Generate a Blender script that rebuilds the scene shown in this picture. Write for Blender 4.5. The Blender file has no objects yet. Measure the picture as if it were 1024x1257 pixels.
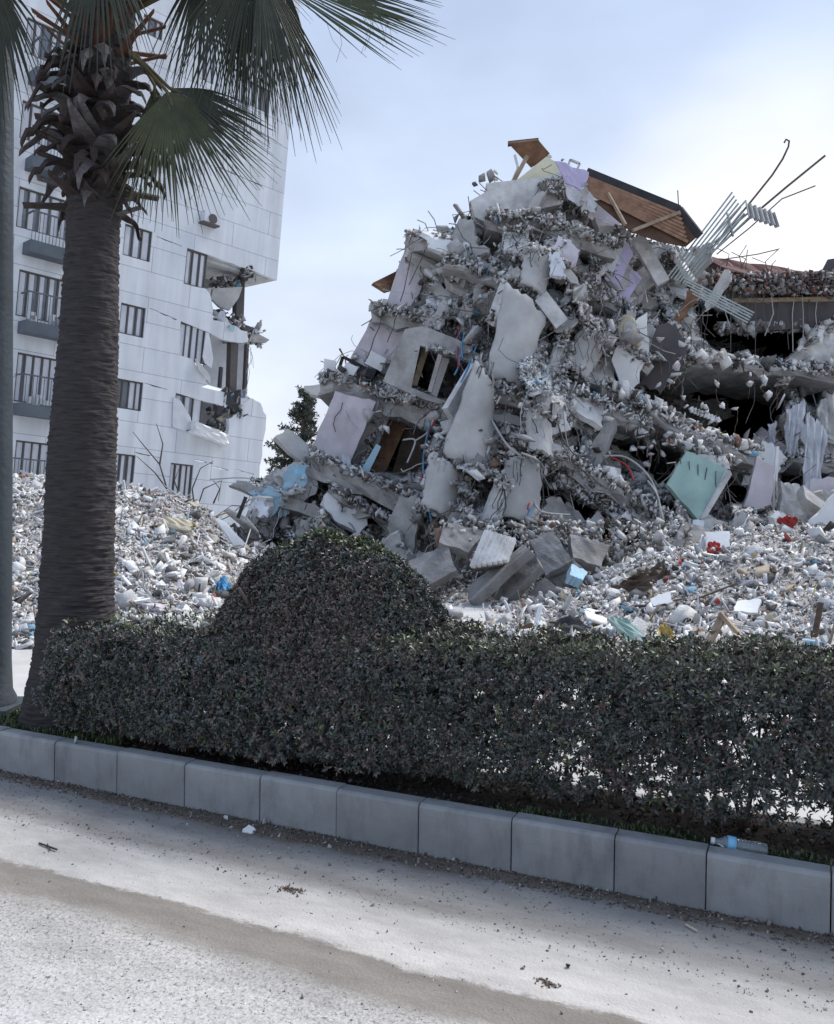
import bpy, bmesh, math, random
import numpy as np
from mathutils import Matrix, Vector, geometry
random.seed(7); rng = np.random.default_rng(7)
SC = bpy.context.scene; COL = SC.collection
R = math.radians

# ------------------------------------------------------------------ camera
F = 1050.0; PW, PH = 1024.0, 1257.0; CH = 1.55
cam = bpy.data.objects.new('camera', bpy.data.cameras.new('camera')); COL.objects.link(cam)
CM = Matrix.Rotation(R(89.67), 3, 'X') @ Matrix.Rotation(R(0.8), 3, 'Z')
cam.matrix_world = Matrix.Translation((0, 0, CH)) @ CM.to_4x4()
cam.data.sensor_fit = 'HORIZONTAL'; cam.data.sensor_width = 36; cam.data.lens = 36 * F / PW
cam.data.clip_start = 0.05; cam.data.clip_end = 3000
SC.camera = cam
# ------------------------------------------------------------------ world, sun
SUN_EL, SUN_AZ = 52.0, 52.0      # azimuth measured from straight ahead to the right
w = bpy.data.worlds.new('World'); SC.world = w; w.use_nodes = True
nt = w.node_tree; nt.nodes.clear(); L = nt.links.new
out = nt.nodes.new('ShaderNodeOutputWorld'); bg = nt.nodes.new('ShaderNodeBackground'); bg.inputs[1].default_value = 0.15
sky = nt.nodes.new('ShaderNodeTexSky'); sky.sky_type = 'NISHITA'; sky.sun_disc = False
sky.sun_elevation = R(SUN_EL); sky.sun_rotation = R(SUN_AZ); sky.dust_density = 3.0; sky.air_density = 1.3; sky.ozone_density = 2.5
tc = nt.nodes.new('ShaderNodeTexCoord'); mp = nt.nodes.new('ShaderNodeMapping'); mp.inputs['Scale'].default_value = (1, 1, 2.2)
nz = nt.nodes.new('ShaderNodeTexNoise'); nz.inputs['Scale'].default_value = 1.6; nz.inputs['Detail'].default_value = 5; nz.inputs['Roughness'].default_value = .45
mr = nt.nodes.new('ShaderNodeMapRange'); mr.inputs[1].default_value = .3; mr.inputs[2].default_value = .75; mr.inputs[3].default_value = .95; mr.inputs[4].default_value = 1.0
cl = nt.nodes.new('ShaderNodeValToRGB')          # cloud layer brightness by height above the horizon
sep = nt.nodes.new('ShaderNodeSeparateXYZ')
cl.color_ramp.elements[0].position = 0.0; cl.color_ramp.elements[0].color = (4.0, 4.2, 4.6, 1)
cl.color_ramp.elements[1].position = .62; cl.color_ramp.elements[1].color = (1.95, 2.5, 3.55, 1)
e = cl.color_ramp.elements.new(.3); e.color = (2.95, 3.4, 4.25, 1)
mx = nt.nodes.new('ShaderNodeMix'); mx.data_type = 'RGBA'
L(tc.outputs['Generated'], mp.inputs[0]); L(mp.outputs[0], nz.inputs['Vector']); L(nz.outputs[0], mr.inputs[0]); L(mr.outputs[0], mx.inputs[0])
n2c = nt.nodes.new('ShaderNodeTexNoise'); n2c.inputs['Scale'].default_value = 2.6; n2c.inputs['Detail'].default_value = 6; L(mp.outputs[0], n2c.inputs['Vector'])
m2c = nt.nodes.new('ShaderNodeMapRange'); m2c.inputs[1].default_value = .3; m2c.inputs[2].default_value = .7; m2c.inputs[3].default_value = .78; m2c.inputs[4].default_value = 1.12; L(n2c.outputs[0], m2c.inputs[0])
mc_ = nt.nodes.new('ShaderNodeMix'); mc_.data_type = 'RGBA'; mc_.blend_type = 'MULTIPLY'; mc_.inputs[0].default_value = 1; L(m2c.outputs[0], mc_.inputs[7])
L(tc.outputs['Generated'], sep.inputs[0]); L(sep.outputs[2], cl.inputs[0])
L(sky.outputs[0], mx.inputs[6]); L(cl.outputs[0], mc_.inputs[6]); L(mc_.outputs[2], mx.inputs[7])
# thin bright patch of cloud round the hidden sun
dt = nt.nodes.new('ShaderNodeVectorMath'); dt.operation = 'DOT_PRODUCT'
gd = Vector((math.sin(R(23)) * math.cos(R(15)), math.cos(R(23)) * math.cos(R(15)), math.sin(R(15))))
dt.inputs[1].default_value = gd
nrm = nt.nodes.new('ShaderNodeVectorMath'); nrm.operation = 'NORMALIZE'
L(tc.outputs['Generated'], nrm.inputs[0]); L(nrm.outputs[0], dt.inputs[0])
gr = nt.nodes.new('ShaderNodeMapRange'); gr.inputs[1].default_value = .97; gr.inputs[2].default_value = 1.0; gr.inputs[3].default_value = 0; gr.inputs[4].default_value = 1
gr.interpolation_type = 'SMOOTHSTEP'
L(dt.outputs['Value'], gr.inputs[0])
mx2 = nt.nodes.new('ShaderNodeMix'); mx2.data_type = 'RGBA'; mx2.blend_type = 'ADD'; mx2.inputs[7].default_value = (1.5, 1.15, .6, 1)
L(gr.outputs[0], mx2.inputs[0]); L(mx.outputs[2], mx2.inputs[6])
L(mx2.outputs[2], bg.inputs[0]); L(bg.outputs[0], out.inputs[0])
sd = bpy.data.lights.new('sun', 'SUN'); sd.energy = 2.7; sd.angle = R(30); sd.color = (1, .94, .86)
sun = bpy.data.objects.new('sun', sd); COL.objects.link(sun)
sv = Vector((math.sin(R(SUN_AZ)) * math.cos(R(SUN_EL)), math.cos(R(SUN_AZ)) * math.cos(R(SUN_EL)), math.sin(R(SUN_EL))))
sun.rotation_euler = sv.to_track_quat('Z', 'Y').to_euler(); sun.location = (0, 0, 30)
SC.view_settings.view_transform = 'Standard'; SC.view_settings.look = 'None'; SC.view_settings.gamma = 1
SC.view_settings.exposure = 0.72

# ------------------------------------------------------------------ helpers
def ray(px, py):
    return CM @ Vector(((px - PW / 2) / F, (PH / 2 - py) / F, -1))
def pt(px, py, D):                       # the point seen at a pixel at world distance D
    d = ray(px, py); return Vector((0, 0, CH)) + d * (D / d.y)
def gp(px, py, z=0):
    d = ray(px, py); return Vector((0, 0, CH)) + d * ((z - CH) / d.z)

def hash3(i, j, k):
    n = (i * 374761393 + j * 668265263 + k * 2147483647 + 12345) & 0xffffffff
    n = ((n ^ (n >> 13)) * 1274126177) & 0xffffffff
    return ((n ^ (n >> 16)) & 0xffff) / 65535.0
def vnoise(P):
    P = np.asarray(P, float); f = np.floor(P); i = f.astype(np.int64); t = P - f; t = t * t * (3 - 2 * t)
    r = 0
    for dx in (0, 1):
        for dy in (0, 1):
            for dz in (0, 1):
                wgt = (t[:, 0] if dx else 1 - t[:, 0]) * (t[:, 1] if dy else 1 - t[:, 1]) * (t[:, 2] if dz else 1 - t[:, 2])
                r = r + wgt * hash3(i[:, 0] + dx, i[:, 1] + dy, i[:, 2] + dz)
    return r * 2 - 1
def fbm(P, oct=4, gain=.5):
    P = np.asarray(P, float); a, s, r = 1, 1, 0
    for o in range(oct):
        r = r + a * vnoise(P * s + 17.3 * o); a *= gain; s *= 2.03
    return r

def link(o, parent=None):
    COL.objects.link(o)
    if parent is not None: o.parent = parent
    return o
def mesh(name, V, Fc, m, parent=None, smooth=False, col=None, local=False):
    me = bpy.data.meshes.new(name)
    V = np.asarray([tuple(v) for v in V] if not isinstance(V, np.ndarray) else V, float)
    if parent is not None and not local:
        W_m = parent.matrix_basis.copy(); q_p = parent.parent
        while q_p is not None: W_m = q_p.matrix_basis @ W_m; q_p = q_p.parent
        M = np.array(W_m.inverted()); V = V @ M[:3, :3].T + M[:3, 3]
    if isinstance(Fc, np.ndarray):
        n, k = Fc.shape
        me.vertices.add(len(V)); me.vertices.foreach_set('co', V.ravel())
        me.loops.add(n * k); me.loops.foreach_set('vertex_index', Fc.ravel().astype(np.int32))
        me.polygons.add(n); me.polygons.foreach_set('loop_start', np.arange(0, n * k, k, dtype=np.int32))
        me.update(calc_edges=True)
    else:
        me.from_pydata(V.tolist(), [], Fc)
    if smooth: me.polygons.foreach_set('use_smooth', [True] * len(me.polygons))
    if col is not None:
        a = me.color_attributes.new('tint', 'FLOAT_COLOR', 'POINT')
        c = np.ones((len(V), 4)); c[:, :3] = col; a.data.foreach_set('color', c.ravel())
    me.materials.append(m); me.validate()
    return link(bpy.data.objects.new(name, me), parent)
def empty(name, loc=(0, 0, 0), M=None):
    o = bpy.data.objects.new(name, None); COL.objects.link(o)
    if M is not None: o.matrix_basis = M
    else: o.location = loc
    bpy.context.view_layer.update()
    return o
def tag(o, label=None, cat=None, group=None, kind=None):
    if label: o['label'] = label
    if cat: o['category'] = cat
    if group: o['group'] = group
    if kind: o['kind'] = kind
    return o
def struct(o): o['kind'] = 'structure'; return o

class MB:
    def __init__(s): s.v = []; s.f = []
    def add(s, V, Fc):
        n = len(s.v); s.v += [tuple(v) for v in V]; s.f += [tuple(i + n for i in f) for f in Fc]; return s
    def box(s, c, d, rot=None):
        V = [Vector((x * d[0] / 2, y * d[1] / 2, z * d[2] / 2)) for x in (-1, 1) for y in (-1, 1) for z in (-1, 1)]
        if rot is not None: V = [rot @ v for v in V]
        V = [v + Vector(c) for v in V]
        return s.add(V, [(0, 1, 3, 2), (4, 6, 7, 5), (0, 4, 5, 1), (2, 3, 7, 6), (0, 2, 6, 4), (1, 5, 7, 3)])
    def bar(s, a, b, wd, th=None):
        a = Vector(a); b = Vector(b); th = th or wd; d = b - a
        q = d.to_track_quat('Z', 'Y').to_matrix()
        return s.box((a + b) / 2, (wd, th, d.length), q)
    def tube(s, P, r, n=6, r2=None):
        P = [Vector(p) for p in P]; N = len(P); rings = []
        up = Vector((.3, .2, 1)).normalized()
        for i, p in enumerate(P):
            t = (P[min(i + 1, N - 1)] - P[max(i - 1, 0)])
            if t.length < 1e-9: t = Vector((0, 0, 1))
            t.normalize(); x = t.cross(up)
            if x.length < .05: x = t.cross(Vector((1, 0, 0)))
            x.normalize(); y = t.cross(x)
            rr = r if r2 is None else r + (r2 - r) * i / max(1, N - 1)
            if isinstance(r, (list, tuple)): rr = r[i]
            rings.append([p + (x * math.cos(2 * math.pi * k / n) + y * math.sin(2 * math.pi * k / n)) * rr for k in range(n)])
        V = [v for g in rings for v in g]; Fc = []
        for i in range(N - 1):
            for k in range(n):
                k2 = (k + 1) % n; Fc.append((i * n + k, i * n + k2, (i + 1) * n + k2, (i + 1) * n + k))
        Fc.append(tuple(range(n))[::-1]); Fc.append(tuple((N - 1) * n + k for k in range(n)))
        return s.add(V, Fc)
    def sheet(s, c, t, nx=8, ny=8, bulge=0, rag=0, rough=0, seed=0, fold=0):
        """a bilinear patch between four corners (TL, TR, BR, BL) with thickness t behind it"""
        c = [Vector(p) for p in c]; r = random.Random(seed)
        nn = ((c[1] - c[0]).cross(c[3] - c[0])).normalized()
        if nn.y < 0: nn = -nn          # pointing away from the street
        ex = [r.uniform(-1, 1) for _ in range(60)]
        G = []
        for j in range(ny + 1):
            for i in range(nx + 1):
                u, v = i / nx, j / ny
                if rag:
                    if i == 0: u += rag * ex[j % 60]
                    if i == nx: u += rag * ex[(j + 13) % 60]
                    if j == 0: v += rag * ex[(i + 27) % 60]
                    if j == ny: v += rag * ex[(i + 41) % 60]
                p = (c[0] * (1 - u) + c[1] * u) * (1 - v) + (c[3] * (1 - u) + c[2] * u) * v
                off = -bulge * math.sin(math.pi * min(1, max(0, u))) + fold * math.sin(u * 19 + v * 3 + seed) + rough * r.uniform(-1, 1)
                G.append(p + nn * off)
        n = len(G); V = G + [p + nn * t for p in G]; Fc = []
        W = nx + 1
        for j in range(ny):
            for i in range(nx):
                a = j * W + i; q = (a, a + 1, a + W + 1, a + W)
                Fc.append(q); Fc.append(tuple(k + n for k in q[::-1]))
        ring = [i for i in range(W)] + [j * W + nx for j in range(1, ny + 1)] + [ny * W + i for i in range(nx - 1, -1, -1)] + [j * W for j in range(ny - 1, 0, -1)]
        for a, b in zip(ring, ring[1:] + ring[:1]): Fc.append((a, a + n, b + n, b))
        return s.add(V, Fc)
    def ribbon(s, P, t, d, rag=.12, seed=0, droop=0):
        """a broken floor slab: front top edge P (world points), thickness t down, depth d back"""
        r = random.Random(seed); Q = []
        for a, b in zip(P, P[1:]):
            a = Vector(a); b = Vector(b); k = max(1, int((b - a).length / .3))
            Q += [a.lerp(b, i / k) for i in range(k)]
        Q.append(Vector(P[-1])); V = []
        for q in Q:
            j = lambda m=1: Vector((r.uniform(-1, 1) * rag * .4, r.uniform(-1, 1) * rag * m, r.uniform(-1, 1) * rag * .5))
            tt = t * r.uniform(.75, 1.2)
            V += [q + j(), q + Vector((0, .03, -tt * .5)) + j(1.5), q + Vector((0, .05, -tt)) + j(), q + Vector((0, d, -tt)) + j(), q + Vector((0, d, 0)) + j()]
        Fc = []
        for i in range(len(Q) - 1):
            for k in range(5):
                k2 = (k + 1) % 5; Fc.append((i * 5 + k, (i + 1) * 5 + k, (i + 1) * 5 + k2, i * 5 + k2))
        Fc.append((0, 1, 2, 3, 4)); Fc.append(tuple((len(Q) - 1) * 5 + k for k in (4, 3, 2, 1, 0)))
        return s.add(V, Fc)
    def prism(s, outer, holes, t, place):
        """polygon with holes in a plane (2-D points), thickness t; place(x, y, depth) -> point"""
        loops = [outer] + holes; flat = [p for l in loops for p in l]; n = len(flat)
        tri = geometry.tessellate_polygon([[Vector((p[0], p[1], 0)) for p in l] for l in loops])
        V = [place(p[0], p[1], 0) for p in flat] + [place(p[0], p[1], t) for p in flat]; Fc = []
        for a, b, c in tri: Fc.append((a, b, c)); Fc.append((c + n, b + n, a + n))
        k = 0
        for l in loops:
            m = len(l)
            for i in range(m):
                a, b = k + i, k + (i + 1) % m; Fc.append((a, b, b + n, a + n))
            k += m
        return s.add(V, Fc)
    def build(s, name, m, parent=None, smooth=False, local=False):
        o = mesh(name, np.array([tuple(v) for v in s.v], float), s.f, m, parent, smooth, None, local)
        bm = bmesh.new(); bm.from_mesh(o.data); bmesh.ops.recalc_face_normals(bm, faces=bm.faces); bm.to_mesh(o.data); bm.free()
        if smooth: o.data.polygons.foreach_set('use_smooth', [True] * len(o.data.polygons))
        return o

# ------------------------------------------------------------------ materials
MAT = {}
def mat(name, c, rough=.85, var=.25, scale=6, bump=.3, bs=None, metal=0, c2=None, attr=False, spec=.3, dist=.02, trans=0, alpha=1):
    m = bpy.data.materials.new(name); m.use_nodes = True; t = m.node_tree; N = t.nodes; K = t.links.new
    b = N['Principled BSDF']; b.inputs['Roughness'].default_value = rough; b.inputs['Metallic'].default_value = metal
    b.inputs['Specular IOR Level'].default_value = spec; b.inputs['Alpha'].default_value = alpha
    co = N.new('ShaderNodeTexCoord'); n1 = N.new('ShaderNodeTexNoise'); n1.inputs['Scale'].default_value = scale; n1.inputs['Detail'].default_value = 6; n1.inputs['Roughness'].default_value = .62
    K(co.outputs['Object'], n1.inputs['Vector'])
    rp = N.new('ShaderNodeMapRange'); rp.inputs[1].default_value = .3; rp.inputs[2].default_value = .7
    K(n1.outputs[0], rp.inputs[0])
    mixc = N.new('ShaderNodeMix'); mixc.data_type = 'RGBA'
    c2 = c2 or tuple(x * (1 - var) for x in c)
    mixc.inputs[6].default_value = (*c2, 1); mixc.inputs[7].default_value = (*[min(1, x * (1 + var * .5)) for x in c], 1)
    K(rp.outputs[0], mixc.inputs[0]); o = mixc.outputs[2]
    if attr:
        a = N.new('ShaderNodeAttribute'); a.attribute_name = 'tint'
        mu = N.new('ShaderNodeMix'); mu.data_type = 'RGBA'; mu.blend_type = 'MULTIPLY'; mu.inputs[0].default_value = 1
        K(o, mu.inputs[6]); K(a.outputs['Color'], mu.inputs[7]); o = mu.outputs[2]
    K(o, b.inputs['Base Color'])
    if bump:
        n2 = N.new('ShaderNodeTexNoise'); n2.inputs['Scale'].default_value = bs or scale * 5; n2.inputs['Detail'].default_value = 5
        K(co.outputs['Object'], n2.inputs['Vector'])
        bp = N.new('ShaderNodeBump'); bp.inputs['Strength'].default_value = bump; bp.inputs['Distance'].default_value = dist
        K(n2.outputs[0], bp.inputs['Height']); K(bp.outputs[0], b.inputs['Normal'])
    if trans: b.inputs['Transmission Weight'].default_value = trans
    m.use_backface_culling = False
    MAT[name] = m; return m

mat('rubble', (1, .99, .975), .9, .3, 9, .5, 40, attr=True)
mat('mass', (.2, .2, .205), .95, .5, 1.6, .8, 9, c2=(.07, .068, .066), dist=.08)
mat('concrete', (.42, .42, .42), .9, .35, 2.2, .6, 14, c2=(.23, .225, .22), dist=.03)
mat('concrete_light', (.6, .61, .62), .9, .35, 2.5, .6, 12, c2=(.38, .38, .38), dist=.03)
mat('plaster_grey', (.47, .47, .465), .85, .25, 1.3, .35, 8, c2=(.33, .33, .325))
mat('plaster_lilac', (.58, .55, .6), .85, .2, 1.5, .35, 9, c2=(.42, .39, .42))
mat('lilac', (.5, .46, .66), .8, .2, 2, .2, 9)
mat('turquoise', (.32, .46, .43), .8, .25, 1.6, .2, 8, c2=(.25, .37, .35))
mat('cream', (.62, .6, .45), .8, .2, 2, .2)
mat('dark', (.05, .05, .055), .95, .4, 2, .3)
mat('dark_facade', (.09, .085, .09), .9, .3, 1.2, .3)
mat('timber_dark', (.1, .055, .035), .8, .4, 3, .3); mat('timber', (.24, .14, .09), .8, .4, 3, .4, 20, c2=(.12, .065, .04))
mat('timber_rib', (.3, .18, .12), .8, .4, 5, .4, 30); mat('timber_pale', (.32, .25, .18), .8, .4, 5, .4, 30)
mat('roof_red', (.13, .06, .06), .85, .3, 2, .4)
mat('steel', (.36, .4, .4), .5, .2, 6, .1, metal=.7)
mat('rust', (.11, .075, .055), .85, .4, 12, .3)
mat('wire', (.1, .1, .1), .8, .3, 3, 0)
mat('wire_pale', (.42, .42, .42), .8, .3, 3, 0)
mat('blue', (.08, .28, .5), .7, .3, 3, .2)
mat('insulation_blue', (.25, .45, .6), .75, .3, 3, .3, 12, c2=(.34, .42, .46))
mat('red', (.36, .045, .04), .7, .3, 8, .3)
mat('yellow', (.5, .36, .12), .8, .4, 8, .4)
mat('beige', (.5, .45, .34), .8, .3, 5, .3)
mat('white_sheet', (.72, .74, .76), .7, .1, 4, .2)
mat('cloth', (.62, .65, .7), .85, .2, 5, .4, 15)
mat('brown_sheet', (.1, .075, .06), .6, .5, 4, .4)

# ------------------------------------------------------------------ fragments
def templates():
    T = []
    for k in range(20):
        bm = bmesh.new(); r = random.Random(k)
        if k < 8:
            for _ in range(9):
                v = Vector((r.gauss(0, 1), r.gauss(0, 1), r.gauss(0, 1))).normalized() * r.uniform(.55, 1.1)
                bm.verts.new((v.x, v.y * .8, v.z * (.35 + .08 * k)))
        elif k >= 14:
            ax = (1.0, .5, .05) if k < 17 else (1.6, .12, .08)
            for x in (-1, 0, 1):
                for y in (-1, 1):
                    for z in (-1, 1): bm.verts.new((x * ax[0] * r.uniform(.85, 1.1), y * ax[1] * r.uniform(.6, 1.1), z * ax[2] + (.25 * ax[1] if x == 0 else 0)))
        else:
            th = r.uniform(.12, .4)
            for x in (-1, 1):
                for y in (-.75, .75):
                    for z in (-th, th): bm.verts.new((x * r.uniform(.55, 1.1), y * r.uniform(.55, 1.1), z))
        bmesh.ops.convex_hull(bm, input=bm.verts)
        bmesh.ops.delete(bm, geom=[v for v in bm.verts if not v.link_faces], context='VERTS')
        bmesh.ops.triangulate(bm, faces=bm.faces)
        bm.verts.index_update()
        T.append((np.array([v.co[:] for v in bm.verts]), np.array([[v.index for v in f.verts] for f in bm.faces], dtype=np.int64)))
        bm.free()
    return T
TMP = templates()
def rand_rot(n, flat=0):
    q = rng.normal(size=(n, 4)); q[:, 1:3] *= (1 - flat); q /= np.linalg.norm(q, axis=1)[:, None]
    w_, x, y, z = q.T
    return np.stack([1 - 2 * (y * y + z * z), 2 * (x * y - z * w_), 2 * (x * z + y * w_), 2 * (x * y + z * w_), 1 - 2 * (x * x + z * z), 2 * (y * z - x * w_), 2 * (x * z - y * w_), 2 * (y * z + x * w_), 1 - 2 * (x * x + y * y)], 1).reshape(n, 3, 3)
def palette(n, spec):
    w_ = np.array([s[0] for s in spec]); w_ = w_ / w_.sum(); i = rng.choice(len(spec), n, p=w_)
    c = np.array([s[1] for s in spec])[i]; c = c * rng.uniform(.7, 1.2, (n, 1)); return np.clip(c, 0, .85)
PAL = [(58, (.8, .81, .82)), (18, (.52, .53, .55)), (16, (.15, .15, .155)), (3, (.6, .54, .5)), (2, (.42, .34, .3)), (8, (.13, .12, .12)), (2, (.3, .18, .13)), (2.5, (.5, .44, .36)), (1, (.2, .38, .52)), (.2, (.4, .09, .07))]
PAL2 = [(40, (.66, .67, .68)), (30, (.45, .45, .455)), (16, (.25, .245, .24)), (10, (.11, .1, .095)), (3, (.25, .17, .13)), (1, (.2, .4, .6))]
def fragments(name, P, S, Cc, m, parent=None, only=None, flat=0):
    P = np.asarray(P); n = len(P); Rm = rand_rot(n, flat); idx = rng.choice(only if only is not None else np.arange(14), n)
    Vs, Fs, Cs = [], [], []; off = 0
    an = rng.uniform(.4, 1.3, (n, 3)); an[:, 0] *= np.where(rng.uniform(0, 1, n) < .12, 2.2, 1); an[:, 1] *= np.where(an[:, 0] > 1.5, .4, 1)
    for k, (tv, tf) in enumerate(TMP):
        sel = np.where(idx == k)[0]
        if not len(sel): continue
        v = tv[None] * an[sel][:, None, :] * S[sel][:, None, None]
        v = np.einsum('nij,nkj->nki', Rm[sel], v) + P[sel][:, None, :]
        f = tf[None] + (np.arange(len(sel)) * len(tv))[:, None, None] + off
        Vs.append(v.reshape(-1, 3)); Fs.append(f.reshape(-1, 3)); Cs.append(np.repeat(Cc[sel], len(tv), 0)); off += len(sel) * len(tv)
    return mesh(name, np.concatenate(Vs), np.concatenate(Fs), m, parent, False, np.concatenate(Cs))

# ================================================================== SETTING
KP = Vector((0, 3.83, 0)); KD = Vector((-.91, .415, 0)).normalized(); KN = Vector((.415, .91, 0)).normalized()
def K3(t, n, z=0): return KP + KD * t + KN * n + Vector((0, 0, z))
KROT = math.atan2(KD.y, KD.x)      # road frame: x along the kerb, y towards the camera

def ground_mat():
    m = mat('ground_dust', (.5, .5, .5), .95, .3, .6, .5, 8, c2=(.34, .33, .32)); return m
ground_mat()
g = mesh('ground', [(-1500, -300, -.004), (1500, -300, -.004), (1500, 2500, -.004), (-1500, 2500, -.004)], [(0, 1, 2, 3)], MAT['ground_dust']); struct(g)

def road_material():
    m = bpy.data.materials.new('road'); m.use_nodes = True; t = m.node_tree; N = t.nodes; K = t.links.new; b = N['Principled BSDF']
    co = N.new('ShaderNodeTexCoord'); sp = N.new('ShaderNodeSeparateXYZ'); K(co.outputs['Object'], sp.inputs[0])
    def noise(scale, det=6, ro=.6, sc=(1, 1, 1)):
        mp_ = N.new('ShaderNodeMapping'); mp_.inputs['Scale'].default_value = sc; K(co.outputs['Object'], mp_.inputs[0])
        n_ = N.new('ShaderNodeTexNoise'); n_.inputs['Scale'].default_value = scale; n_.inputs['Detail'].default_value = det; n_.inputs['Roughness'].default_value = ro
        K(mp_.outputs[0], n_.inputs['Vector']); return n_.outputs[0]
    def math_(op, a, bb):
        x = N.new('ShaderNodeMath'); x.operation = op
        for i, q in enumerate((a, bb)):
            if isinstance(q, (int, float)): x.inputs[i].default_value = q
            else: K(q, x.inputs[i])
        return x.outputs[0]
    # distance from the kerb, with a ragged wander
    wob = math_('MULTIPLY', math_('SUBTRACT', noise(1.1, 3, .5, (.6, 1, 1)), .5), .34)
    wob2 = math_('MULTIPLY', math_('SUBTRACT', noise(12, 14, .85, (.4, 1, 1)), .5), .2)
    d = math_('ADD', math_('ADD', sp.outputs[1], wob), wob2)
    ramp = N.new('ShaderNodeValToRGB'); K(math_('MULTIPLY', d, .5), ramp.inputs[0])
    els = [(0, (.1, .08, .065)), (.045, (.15, .125, .105)), (.07, (.25, .24, .23)), (.15, (.33, .32, .31)), (.21, (.29, .275, .26)), (.24, (.38, .37, .36)), (.262, (.47, .455, .44)), (.425, (.5, .485, .47)),
           (.437, (.23, .21, .19)), (.52, (.26, .24, .22)), (.57, (.48, .47, .46)), (.75, (.56, .555, .55)), (1, (.55, .55, .55))]
    cr = ramp.color_ramp
    cr.elements[0].position = els[0][0]; cr.elements[0].color = (*els[0][1], 1)
    cr.elements[1].position = 1; cr.elements[1].color = (*els[-1][1], 1)
    for p_, c_ in els[1:-1]: cr.elements.new(p_).color = (*c_, 1)
    # dirt mottling, streaked along the street
    mo = N.new('ShaderNodeMapRange'); mo.inputs[1].default_value = .38; mo.inputs[2].default_value = .62; mo.inputs[3].default_value = .78; mo.inputs[4].default_value = 1.08
    K(noise(5, 8, .72, (.35, 1, 1)), mo.inputs[0])
    mu = N.new('ShaderNodeMix'); mu.data_type = 'RGBA'; mu.blend_type = 'MULTIPLY'; mu.inputs[0].default_value = 1
    K(ramp.outputs[0], mu.inputs[6]); K(mo.outputs[0], mu.inputs[7])
    # coarse aggregate speckle: strong in the wet track and beyond it
    vo = N.new('ShaderNodeTexVoronoi'); vo.inputs['Scale'].default_value = 95; K(co.outputs['Object'], vo.inputs['Vector'])
    vr = N.new('ShaderNodeMapRange'); vr.inputs[1].default_value = .25; vr.inputs[2].default_value = .55; vr.inputs[3].default_value = 1; vr.inputs[4].default_value = .42
    K(math_('MULTIPLY', vo.outputs['Distance'], math_('ADD', math_('MULTIPLY', noise(60, 3), 1.0), .5)), vr.inputs[0])
    amt = N.new('ShaderNodeMapRange'); amt.inputs[1].default_value = .82; amt.inputs[2].default_value = 1.2; amt.inputs[3].default_value = .05; amt.inputs[4].default_value = .3
    K(d, amt.inputs[0])
    mu2 = N.new('ShaderNodeMix'); mu2.data_type = 'RGBA'; mu2.blend_type = 'MULTIPLY'; K(amt.outputs[0], mu2.inputs[0])
    K(mu.outputs[2], mu2.inputs[6]); K(vr.outputs[0], mu2.inputs[7])
    t0 = N.new('ShaderNodeMapRange'); t0.inputs[1].default_value = 1.08; t0.inputs[2].default_value = 2.0; t0.inputs[3].default_value = .50; t0.inputs[4].default_value = .575; K(d, t0.inputs[0])
    t1 = N.new('ShaderNodeMapRange'); t1.inputs[1].default_value = .95; t1.inputs[2].default_value = 1.1; t1.inputs[3].default_value = .2; t1.inputs[4].default_value = 0; K(d, t1.inputs[0])
    sc2 = N.new('ShaderNodeMath'); sc2.operation = 'MULTIPLY'; sc2.use_clamp = True; sc2.inputs[1].default_value = 14
    K(math_('SUBTRACT', noise(62, 6, .75), math_('ADD', t0.outputs[0], t1.outputs[0])), sc2.inputs[0])
    mu3 = N.new('ShaderNodeMix'); mu3.data_type = 'RGBA'; mu3.inputs[7].default_value = (.2, .185, .165, 1)
    K(math_('MULTIPLY', sc2.outputs[0], .8), mu3.inputs[0]); K(mu2.outputs[2], mu3.inputs[6])
    K(mu3.outputs[2], b.inputs['Base Color']); b.inputs['Roughness'].default_value = .9; b.inputs['Specular IOR Level'].default_value = .25
    bp = N.new('ShaderNodeBump'); bp.inputs['Strength'].default_value = .55; bp.inputs['Distance'].default_value = .006
    K(math_('ADD', math_('MULTIPLY', noise(70, 5), .8), math_('MULTIPLY', vo.outputs['Distance'], -.6)), bp.inputs['Height']); K(bp.outputs[0], b.inputs['Normal'])
    return m
road = bpy.data.objects.new('road', None)
rm = Matrix.Translation(KP) @ Matrix(((KD.x, -KN.x, 0, 0), (KD.y, -KN.y, 0, 0), (0, 0, 1, 0), (0, 0, 0, 1)))
me = bpy.data.meshes.new('road'); me.from_pydata([(-60, -.02, 0), (60, -.02, 0), (60, 9, 0), (-60, 9, 0)], [], [(0, 1, 2, 3)]); me.materials.append(road_material())
road = link(bpy.data.objects.new('road', me)); road.matrix_basis = rm; struct(road)

# median soil between its two kerbs
KH = .225
mat('soil', (.03, .026, .023), .95, .5, 8, .6, 30)
sv_, sf_ = [], []
NX, NY = 160, 12
for j in range(NY + 1):
    for i in range(NX + 1):
        p = K3(-6 + 16 * i / NX, .09 + .62 * j / NY, 0); sv_.append(p)
P_ = np.array([tuple(p) for p in sv_]); P_[:, 2] = .175 + .02 * fbm(P_ * 6)
sf_ = np.array([[j * (NX + 1) + i, j * (NX + 1) + i + 1, (j + 1) * (NX + 1) + i + 1, (j + 1) * (NX + 1) + i] for j in range(NY) for i in range(NX)])
struct(mesh('soil', P_, sf_, MAT['soil']))

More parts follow.
